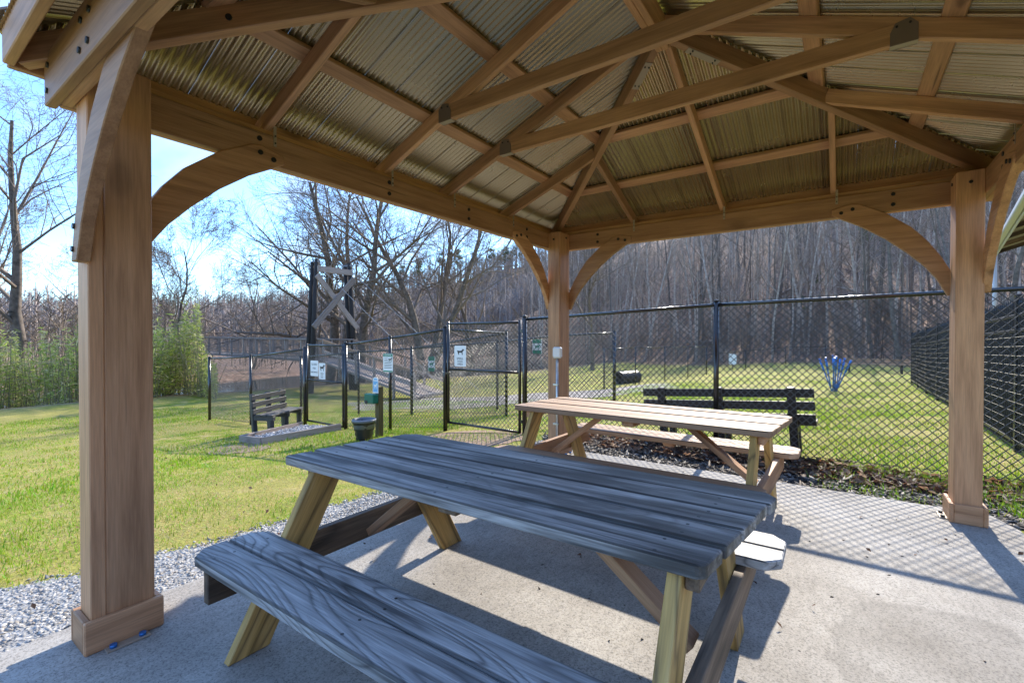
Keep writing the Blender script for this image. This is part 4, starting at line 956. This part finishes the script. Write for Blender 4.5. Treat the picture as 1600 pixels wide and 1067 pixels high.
for i in range(9):
    a = random.uniform(-22, 13); r = float(np.interp(a, AZ1, RF1))+random.uniform(0, 34); x = CAM.x+r*math.sin(R(a)); y = CAM.y+r*math.cos(R(a)); an = random.uniform(0, 3.14); l_ = random.uniform(3, 7)
    p0 = Vector((x, y, gz(x, y)+0.15)); x2, y2 = x+math.cos(an)*l_, y+math.sin(an)*l_; p1 = Vector((x2, y2, gz(x2, y2)+0.2))
    V, F = tubes([tuple(p0), tuple(p0.lerp(p1, 0.4))], [tuple(p0.lerp(p1, 0.4)), tuple(p1)], [0.17, 0.14], [0.14, 0.06], 8); V2, F2 = tubes([tuple(p0.lerp(p1, 0.55)), tuple(p0.lerp(p1, 0.75))], [tuple(p0.lerp(p1, 0.8)+Vector((0.4, 0.3, 1.1))), tuple(p1+Vector((-0.5, 0.2, 0.9)))], [0.05, 0.04], [0.015, 0.01], 5)
    o = link('fallen_log', np_mesh('fallen_log', np.concatenate([V, V2])-np.array(p0), np.concatenate([F, F2+len(V)]), M_BARKP, smooth=True), M_BARKP, None, Matrix.Translation(p0)); o['label'] = 'fallen bare log lying among the leaves on the hillside'; o['category'] = 'log'; o['group'] = 'fallen logs on the hillside'
# far woods, brush and undergrowth: masses nobody could count
def low_tree(seed, h, nb, r=0.1):
    rr = random.Random(seed); S = []
    p = Vector((0, 0, -0.3)); q = Vector((rr.uniform(-.3, .3), rr.uniform(-.3, .3), h*0.9)); S.append((p, q, r, r*0.2))
    for i in range(nb):
        t_ = rr.uniform(0.2, 0.95); a = p.lerp(q, t_); an = rr.uniform(0, 6.28); l = h*0.34*(1.15-t_)*rr.uniform(0.6, 1.3)
        b = a+Vector((math.cos(an)*l, math.sin(an)*l, l*rr.uniform(0.5, 1.3))); S.append((a, b, r*0.33, 0.012))
        for k in range(3):
            c = a.lerp(b, rr.uniform(0.3, 1)); an2 = an+rr.uniform(-1, 1); l2 = l*rr.uniform(0.3, 0.6); S.append((c, c+Vector((math.cos(an2)*l2, math.sin(an2)*l2, l2*rr.uniform(0.3, 1.2))), r*0.16, 0.008))
    return tubes([tuple(s[0]) for s in S], [tuple(s[1]) for s in S], [s[2] for s in S], [s[3] for s in S], 3)
def mass(name, label, protos, pts, hs, cols, cat='wood'):
    VV, FF, CC, off = [], [], [], 0
    for i, (x, y) in enumerate(pts):
        V, F = protos[i % len(protos)]; a = random.uniform(0, 6.28); s = hs[i]
        ca, sa = math.cos(a)*s, math.sin(a)*s
        W_ = np.stack([V[:, 0]*ca-V[:, 1]*sa+x, V[:, 0]*sa+V[:, 1]*ca+y, V[:, 2]*s+gz(x, y)], -1)
        VV.append(W_); FF.append(F+off); off += len(V); c = np.array(random.choice(cols))*random.uniform(0.75, 1.25); CC.append(np.repeat(c[None], len(V), 0))
    o = link(name, np_mesh(name, np.concatenate(VV), np.concatenate(FF), M_FAR, np.concatenate(CC)), M_FAR, kind='stuff'); o['label'] = label; o['category'] = cat
    return o
protos = [low_tree(300+i, 11, 11, 0.26) for i in range(6)]
pts = []
for _ in range(2300):
    a = random.uniform(-92, -22); r = random.uniform(118, 240); pts.append((CAM.x+r*math.sin(R(a)), CAM.y+r*math.cos(R(a))))
mass('far_wood', 'hazy grey-brown bare wood covering the far ridge', protos, pts, [random.uniform(0.7, 1.25) for _ in pts], [(0.30, 0.26, 0.25), (0.25, 0.22, 0.22), (0.32, 0.265, 0.235), (0.23, 0.21, 0.205)])
brush = [low_tree(400+i, 3.4, 16, 0.03) for i in range(5)]
pts = []
for _ in range(420):
    a = random.uniform(-95, -33); r = random.uniform(38, 80); pts.append((CAM.x+r*math.sin(R(a)), CAM.y+r*math.cos(R(a))))
pts = [p_ for p_ in pts if not (p_[0] < -23 and p_[0] > -36)]
mass('creekside_brush', 'tangled leafless brush along the far creek bank', brush, pts, [random.uniform(0.8, 1.9) for _ in pts], [(0.20, 0.16, 0.125), (0.16, 0.13, 0.105), (0.24, 0.19, 0.14), (0.14, 0.125, 0.09)], 'brush')
pts = []
for _ in range(650):
    a = random.uniform(-34, 15); rr_ = float(np.interp(a, AZ1, RF1)); r = rr_-2+abs(random.gauss(0, 1))*24; pts.append((CAM.x+r*math.sin(R(a)), CAM.y+r*math.cos(R(a))))
mass('hillside_undergrowth', 'thin leafless saplings and undergrowth on the hillside', brush, pts, [random.uniform(0.5, 1.6) for _ in pts], [(0.19, 0.15, 0.125), (0.30, 0.26, 0.23), (0.15, 0.115, 0.095)], 'undergrowth')
poles_ = [low_tree(500+i, 11, 6, 0.07) for i in range(5)]
pts = []
for _ in range(240):
    a = random.uniform(-34, 15); rr_ = float(np.interp(a, AZ1, RF1)); r = rr_+abs(random.gauss(0, 1))*34; pts.append((CAM.x+r*math.sin(R(a)), CAM.y+r*math.cos(R(a))))
mass('hillside_saplings', 'crowd of thin pale sapling stems between the hillside trees', poles_, pts, [random.uniform(0.6, 1.5) for _ in pts], [(0.45, 0.37, 0.31), (0.32, 0.26, 0.215), (0.21, 0.16, 0.13), (0.38, 0.325, 0.28)], 'saplings')
# pines on the ridge
def pine(seed, h=13):
    rr = random.Random(seed); S = [(Vector((0, 0, -0.3)), Vector((0, 0, h*0.95)), 0.22, 0.05)]
    for i in range(26):
        t_ = rr.uniform(0.45, 0.97); an = rr.uniform(0, 6.28); l = h*0.26*(1.25-t_)*rr.uniform(0.7, 1.2); a = Vector((0, 0, h*t_)); S.append((a, a+Vector((math.cos(an)*l, math.sin(an)*l, l*0.25)), 0.06, 0.02))
    tr = tubes([tuple(s[0]) for s in S], [tuple(s[1]) for s in S], [s[2] for s in S], [s[3] for s in S], 5)
    V, C = [], []
    for s in S[1:]:
        for k in range(60):
            c = s[0].lerp(s[1], rr.uniform(0.35, 1.08))+Vector((rr.gauss(0, .42), rr.gauss(0, .42), rr.gauss(0.1, .34)))
            u = Vector((rr.gauss(0, 1), rr.gauss(0, 1), rr.gauss(0, 1))).normalized()*0.3; v_ = u.orthogonal().normalized()*0.16
            V += [c-u, c+v_, c+u]; g = rr.uniform(0.7, 1.3); C += [(0.045*g, 0.085*g, 0.03*g)]*3
    F = np.arange(len(V)).reshape(-1, 3)
    return np_mesh('pine_trunk', *tr, M_BARK), np_mesh('pine_crown', [tuple(v) for v in V], F, M_LEAF, np.array(C))
pm = [pine(1), pine(2), pine(3)]
pl_ = [(655, 205, 'pine at the left end of the far ridge line'), (690, 212, 'pine rising behind the multi-stemmed bare tree'), (715, 215, 'rounded pine on the far ridge, second left of the pavilion post'), (742, 218, 'broad pine in the middle of the far ridge line'), (768, 212, 'pine on the far ridge below the beam'), (790, 200, 'tallest pine on the far ridge close to the pavilion post'), (806, 204, 'pine on the far ridge nearest the curved brace'), (628, 225, 'small pine left of the multi-stemmed bare tree')]
for i, (px_, dep, lab) in enumerate(pl_):
    p = pix(px_, dep); put_tree('pine_tree', lab, pm[i % 3], p, i*1.3, random.uniform(0.85, 1.2))
for i, (px_, dep, lab) in enumerate(((1275, 60, 'small green evergreen sapling on the hillside, upper of two'), (1250, 52, 'small green evergreen sapling low on the hillside'), (1350, 66, 'green evergreen sapling high on the hillside near the arched brace'))):
    p = pix(px_, dep); put_tree('evergreen_sapling', lab, pm[i], p, i, 0.26+0.05*i)

# bamboo thicket
def thicket(name, label, cols_, n, seed):
    rr = np.random.default_rng(seed)
    px_ = rr.uniform(cols_[0], cols_[1], n); dep = 19.6+rr.uniform(0, 2.6, n)+0.9*np.sin(px_*0.05)
    hmax = 2.85+0.5*np.sin(px_*0.043+1)+0.3*np.sin(px_*0.11)+0.35*np.sin(px_*0.31)+rr.normal(0, 0.38, n)
    hmax = hmax+0.5*(rr.random(n) < 0.03); hmax *= np.clip((cols_[1]-px_)/28, 0.45, 1)
    z = rr.beta(1.25, 1.1, n)*hmax
    x = CAM.x+FW.x*dep+RT.x*(px_-800)/FPX*dep; y = CAM.y+FW.y*dep+RT.y*(px_-800)/FPX*dep
    g = ground_z(x, y); c = np.stack([x, y, g+z+0.05], -1)
    u = rr.normal(0, 1, (n, 3)); u[:, 2] = u[:, 2]*0.6-0.25; u /= np.linalg.norm(u, axis=1, keepdims=True); ln = rr.uniform(0.09, 0.19, (n, 1))
    s = np.cross(u, rr.normal(0, 1, (n, 3))); s /= np.linalg.norm(s, axis=1, keepdims=True); wd = rr.uniform(0.016, 0.034, (n, 1))
    V = np.stack([c-u*ln, c+s*wd, c+u*ln, c-s*wd], 1).reshape(-1, 3); F = np.arange(4*n).reshape(-1, 4)
    base = np.array([[0.48, 0.54, 0.12], [0.62, 0.60, 0.21], [0.32, 0.39, 0.08], [0.68, 0.58, 0.33]])[rr.choice(4, n, p=[.35, .27, .18, .20])]*rr.uniform(0.7, 1.25, (n, 1))
    t = thing(name, label, 'thicket', tuple(pix(sum(cols_)/2, 20.5))); t['kind'] = 'stuff'
    T = np.array(t.matrix_basis.translation)
    link('leaves', np_mesh('leaves', V-T, F, M_LEAF, np.repeat(base, 4, 0)), M_LEAF, t, Matrix.Translation(T), kind='stuff')
    m = n//40; i = rr.choice(n, m, replace=False); b0 = np.stack([x[i], y[i], g[i]-0.1], -1); b1 = b0+np.stack([rr.normal(0, .25, m), rr.normal(0, .25, m), hmax[i]+0.1], -1)
    Vs, Fs = tubes(b0-T, b1-T, np.full(m, 0.014), np.full(m, 0.005), 4)
    link('canes', np_mesh('canes', Vs, Fs, M_POSTC), M_POSTC, t, Matrix.Translation(T), kind='stuff')
M_POSTC = plain('bamboo_cane', (0.20, 0.19, 0.09), 0.6)
thicket('bamboo_thicket', 'dense yellow-green bamboo thicket at the left edge of the lawn', (-160, 225), 15000, 5)
thicket('bamboo_thicket', 'bushy green bamboo clump between the near post and the fence end', (215, 338), 7000, 6)

# ------------------------------------------------------------------ grass, gravel, mulch, litter
def inpoly(x, y, poly):
    c = np.zeros(len(x), bool); n = len(poly)
    for i in range(n):
        x0, y0 = poly[i]; x1, y1 = poly[(i+1) % n]
        k = ((y0 > y) != (y1 > y)) & (x < (x1-x0)*(y-y0)/((y1-y0) if y1 != y0 else 1e-9)+x0); c ^= k
    return c
def blades(name, label, rect, n, h, wdt, seed, keep=None, dry=0.3, maxd=1e9, mind=0.0):
    rr = np.random.default_rng(seed)
    x = rr.uniform(rect[0], rect[1], n); y = rr.uniform(rect[2], rect[3], n)
    az, r = azr(x, y); k = (r < maxd) & (r > mind) & ~inpoly(x+rr.normal(0, 0.07, n), y+rr.normal(0, 0.07, n), GRAVEL_POLY) & ~((x > -0.3) & (x < 3.65) & (y < 4.2) & (y > -4))
    rel = (np.degrees(np.arctan2(x-CAM.x, y-CAM.y))+35.2); k &= np.abs(rel) < 52
    if keep is not None: k &= keep(x, y, rr)
    x, y = x[k], y[k]; n = len(x); z = ground_z(x, y)
    pat = 0.5+0.3*np.sin(x*1.7+np.sin(y*2.1)*1.3)*np.sin(y*1.4+np.sin(x*1.1)*1.7)+0.25*np.sin(x*0.63+y*0.41+np.sin(y*0.9))+0.15*np.sin(x*5.1+np.sin(y*6))*np.sin(y*4.3)
    ln = h*rr.uniform(0.4, 1.3, n)*np.clip(1.25-0.7*(pat-0.3), 0.5, 1.5); an = rr.uniform(0, 6.28, n); le = rr.uniform(0.15, 0.95, n)*ln
    dr = np.stack([np.cos(an), np.sin(an), 0*an], -1); sd_ = np.stack([-np.sin(an), np.cos(an), 0*an], -1)*(wdt*rr.uniform(0.6, 1.3, n))[:, None]
    b = np.stack([x, y, z-0.004], -1); isd = rr.random(n) < dry+1.3*(pat-0.45)
    tip = b+dr*le[:, None]*np.where(isd, 1.5, 1)[:, None]+np.stack([0*x, 0*x, np.where(isd, 0.35, 0.85)*ln], -1)
    V = np.stack([b-sd_, b+sd_, tip], 1).reshape(-1, 3)
    gcol = np.stack([rr.uniform(0.15, 0.30, n), rr.uniform(0.27, 0.43, n), rr.uniform(0.008, 0.03, n)], -1); dcol = np.stack([rr.uniform(0.40, 0.66, n), rr.uniform(0.33, 0.53, n), rr.uniform(0.12, 0.26, n)], -1)
    C = np.where(isd[:, None], dcol, gcol)
    o = link(name, np_mesh(name, V, np.arange(3*n).reshape(-1, 3), M_BLADE, np.repeat(C, 3, 0)), M_BLADE, kind='stuff'); o['label'] = label; o['category'] = 'grass'
blades('grass', 'short patchy green and straw lawn grass around the pavilion', (-9, -0.3, -3, 7), 190000, 0.042, 0.0035, 21, maxd=7.5, dry=0.42)
blades('grass', 'farther lawn grass toward the bamboo and the left fence', (-24, -3, -6, 12), 210000, 0.055, 0.007, 22, mind=7.3, maxd=20, dry=0.46)
blades('grass', 'grass of the dog lawn beyond the chain-link fence', (-4, 6, 5.3, 22), 190000, 0.05, 0.006, 23, keep=lambda x, y, rr: rr.random(len(x)) < np.clip(1.6-y/14, 0.3, 1), dry=0.44)
blades('grass', 'uneven grass growing through the mulch under the long fence', (0.6, 4.3, 4.85, 5.35), 9000, 0.06, 0.004, 25, keep=lambda x, y, rr: rr.random(len(x)) < np.clip((y-4.8)/0.4, 0, 1)*np.where(np.sin(x*4+y*9) > -0.3, 1, 0.2), dry=0.2)
blades('grass', 'bright grass tufts beside the right pavilion post', (2.2, 4.4, 4.1, 5.2), 11000, 0.075, 0.004, 24, keep=lambda x, y, rr: rr.random(len(x)) < np.clip((x-2.3)/1.2, 0, 1)*np.where(np.sin(x*5+y*3) > -0.2, 1, 0.25), dry=0.15)
OCT = np.array([[1, 0, 0], [-1, 0, 0], [0, 1, 0], [0, -1, 0], [0, 0, 1], [0, 0, -1]], float)
OF = np.array([[0, 2, 4], [2, 1, 4], [1, 3, 4], [3, 0, 4], [2, 0, 5], [1, 2, 5], [3, 1, 5], [0, 3, 5]])
def stones(name, label, x, y, size, cols, seed, mat=M_STONE, flat=0.6, lift=0.0, cat='gravel', stretch=1.0, zf=None):
    rr = np.random.default_rng(seed); n = len(x)
    s = size*rr.uniform(0.45, 1.35, (n, 1)); V = OCT[None]*(1+rr.normal(0, 0.28, (n, 6, 1)))*s[:, :, None]*np.array([stretch, 1, flat])[None, None]
    V = V+rr.normal(0, 0.18, (n, 6, 3))*s[:, :, None]*np.array([1, 1, flat])
    a = rr.uniform(0, 6.28, n); ca, sa = np.cos(a)[:, None], np.sin(a)[:, None]; tx = rr.normal(0, 0.35, n)[:, None]
    X_, Y_, Z_ = V[..., 0], V[..., 1], V[..., 2]; Z_ = Z_+X_*tx
    V = np.stack([X_*ca-Y_*sa+x[:, None], X_*sa+Y_*ca+y[:, None], Z_+(zf(x, y) if zf else ground_z(x, y))[:, None]+lift+s*flat*0.5], -1)
    F = (OF[None]+(np.arange(n)*6)[:, None, None]).reshape(-1, 3)
    c = np.array(cols)[rr.integers(0, len(cols), n)]*rr.uniform(0.7, 1.3, (n, 1))
    o = link(name, np_mesh(name, V.reshape(-1, 3), F, mat, np.repeat(c, 6, 0)), mat, kind='stuff'); o['label'] = label; o['category'] = cat
def fill(poly, n, seed, edge=0.0):
    rr = np.random.default_rng(seed); xs_ = [p[0] for p in poly]; ys_ = [p[1] for p in poly]
    x = rr.uniform(min(xs_)-edge, max(xs_)+edge, n); y = rr.uniform(min(ys_)-edge, max(ys_)+edge, n)
    k = inpoly(x+rr.normal(0, edge*0.4+1e-6, n), y+rr.normal(0, edge*0.4+1e-6, n), poly) & ~((x > -0.24) & (x < 3.55) & (y < 4.15)); return x[k], y[k]
x, y = fill([(-0.25, -0.6), (-0.25, 4.7), (-0.7, 4.7), (-0.8, 3.4), (-0.80, 2.3), (-0.9, 1.6), (-0.97, 0.8), (-1.2, 0.2), (-1.6, -0.6)], 44000, 31, 0.16)
stones('gravel', 'loose grey crushed stone beside the slab', x, y, 0.011, [(0.24, 0.245, 0.25), (0.33, 0.33, 0.33), (0.18, 0.182, 0.19), (0.40, 0.39, 0.375), (0.28, 0.255, 0.23)], 31)
x, y = fill(MULCH_POLY, 10000, 33, 0.06)
stones('mulch', 'dark wood mulch and stone strip along the fence', x, y, 0.022, [(0.04, 0.034, 0.03), (0.085, 0.065, 0.05), (0.02, 0.018, 0.017), (0.17, 0.16, 0.15)], 33, M_CHIP, 0.35, 0.008, 'mulch', 1.8)
x, y = fill([(-6.5, 3.57), (-5.74, 3.53), (-5.8, 5.1), (-7.1, 5.1)], 2600, 36)
stones('gravel', 'grey crushed stone inside the timber edging at the far gate', x, y, 0.022, [(0.24, 0.245, 0.26), (0.36, 0.36, 0.36), (0.16, 0.165, 0.18), (0.45, 0.44, 0.43)], 36, lift=0.05)
def leaves(name, label, x, y, seed, size=0.045, lift=0.012, zf=None):
    rr = np.random.default_rng(seed); n = len(x); a = rr.uniform(0, 6.28, n); s = size*rr.uniform(0.5, 1.3, n)
    u = np.stack([np.cos(a), np.sin(a), rr.normal(0, 0.35, n)], -1)*s[:, None]; v = np.stack([-np.sin(a), np.cos(a), rr.normal(0, 0.35, n)], -1)*s[:, None]*0.6
    c = np.stack([x, y, (zf(x, y) if zf else ground_z(x, y))+lift+rr.uniform(0, 0.02, n)], -1); up = np.array([0, 0, 1])*s[:, None]*rr.uniform(0.0, 0.5, (n, 1))
    V = np.stack([c-u, c+v+up, c+u, c-v+up], 1).reshape(-1, 3); F = np.concatenate([[[4*i, 4*i+1, 4*i+2], [4*i, 4*i+2, 4*i+3]] for i in range(n)])
    col = np.array([(0.16, 0.075, 0.04), (0.10, 0.05, 0.03), (0.24, 0.14, 0.085), (0.30, 0.22, 0.16), (0.06, 0.035, 0.025)])[rr.integers(0, 5, n)]*rr.uniform(0.7, 1.2, (n, 1))
    o = link(name, np_mesh(name, V, F, M_LEAF, np.repeat(col, 4, 0)), M_LEAF, kind='stuff'); o['label'] = label; o['category'] = 'leaves'
x, y = fill([(-0.3, 4.6), (4.1, 4.6), (4.2, 5.4), (-0.9, 5.35)], 3600, 34, 0.08)
leaves('fallen_leaves', 'drift of brown fallen leaves under the long chain-link fence', x, y, 34)
rr = np.random.default_rng(40); x = rr.uniform(-8, -0.4, 260); y = rr.uniform(-0.5, 4.6, 260); leaves('fallen_leaves', 'scattered brown leaves on the left lawn', x, y, 41, 0.017, 0.02)
x = rr.uniform(0, 3.5, 26); y = rr.uniform(0.2, 4.1, 26); leaves('fallen_leaves', 'few dry leaf scraps blown onto the slab', x, y, 44, 0.016, 0.002, zf=lambda a, b: 0*a)
x = rr.uniform(0, 3.5, 170); y = rr.uniform(-0.2, 4.1, 170)
stones('slab_debris', 'tiny dark grit and leaf crumbs scattered on the slab', x, y, 0.006, [(0.05, 0.04, 0.03), (0.1, 0.07, 0.05)], 42, M_CHIP, 0.4, 0.0, 'debris', 1.5, zf=lambda a, b: 0*a)
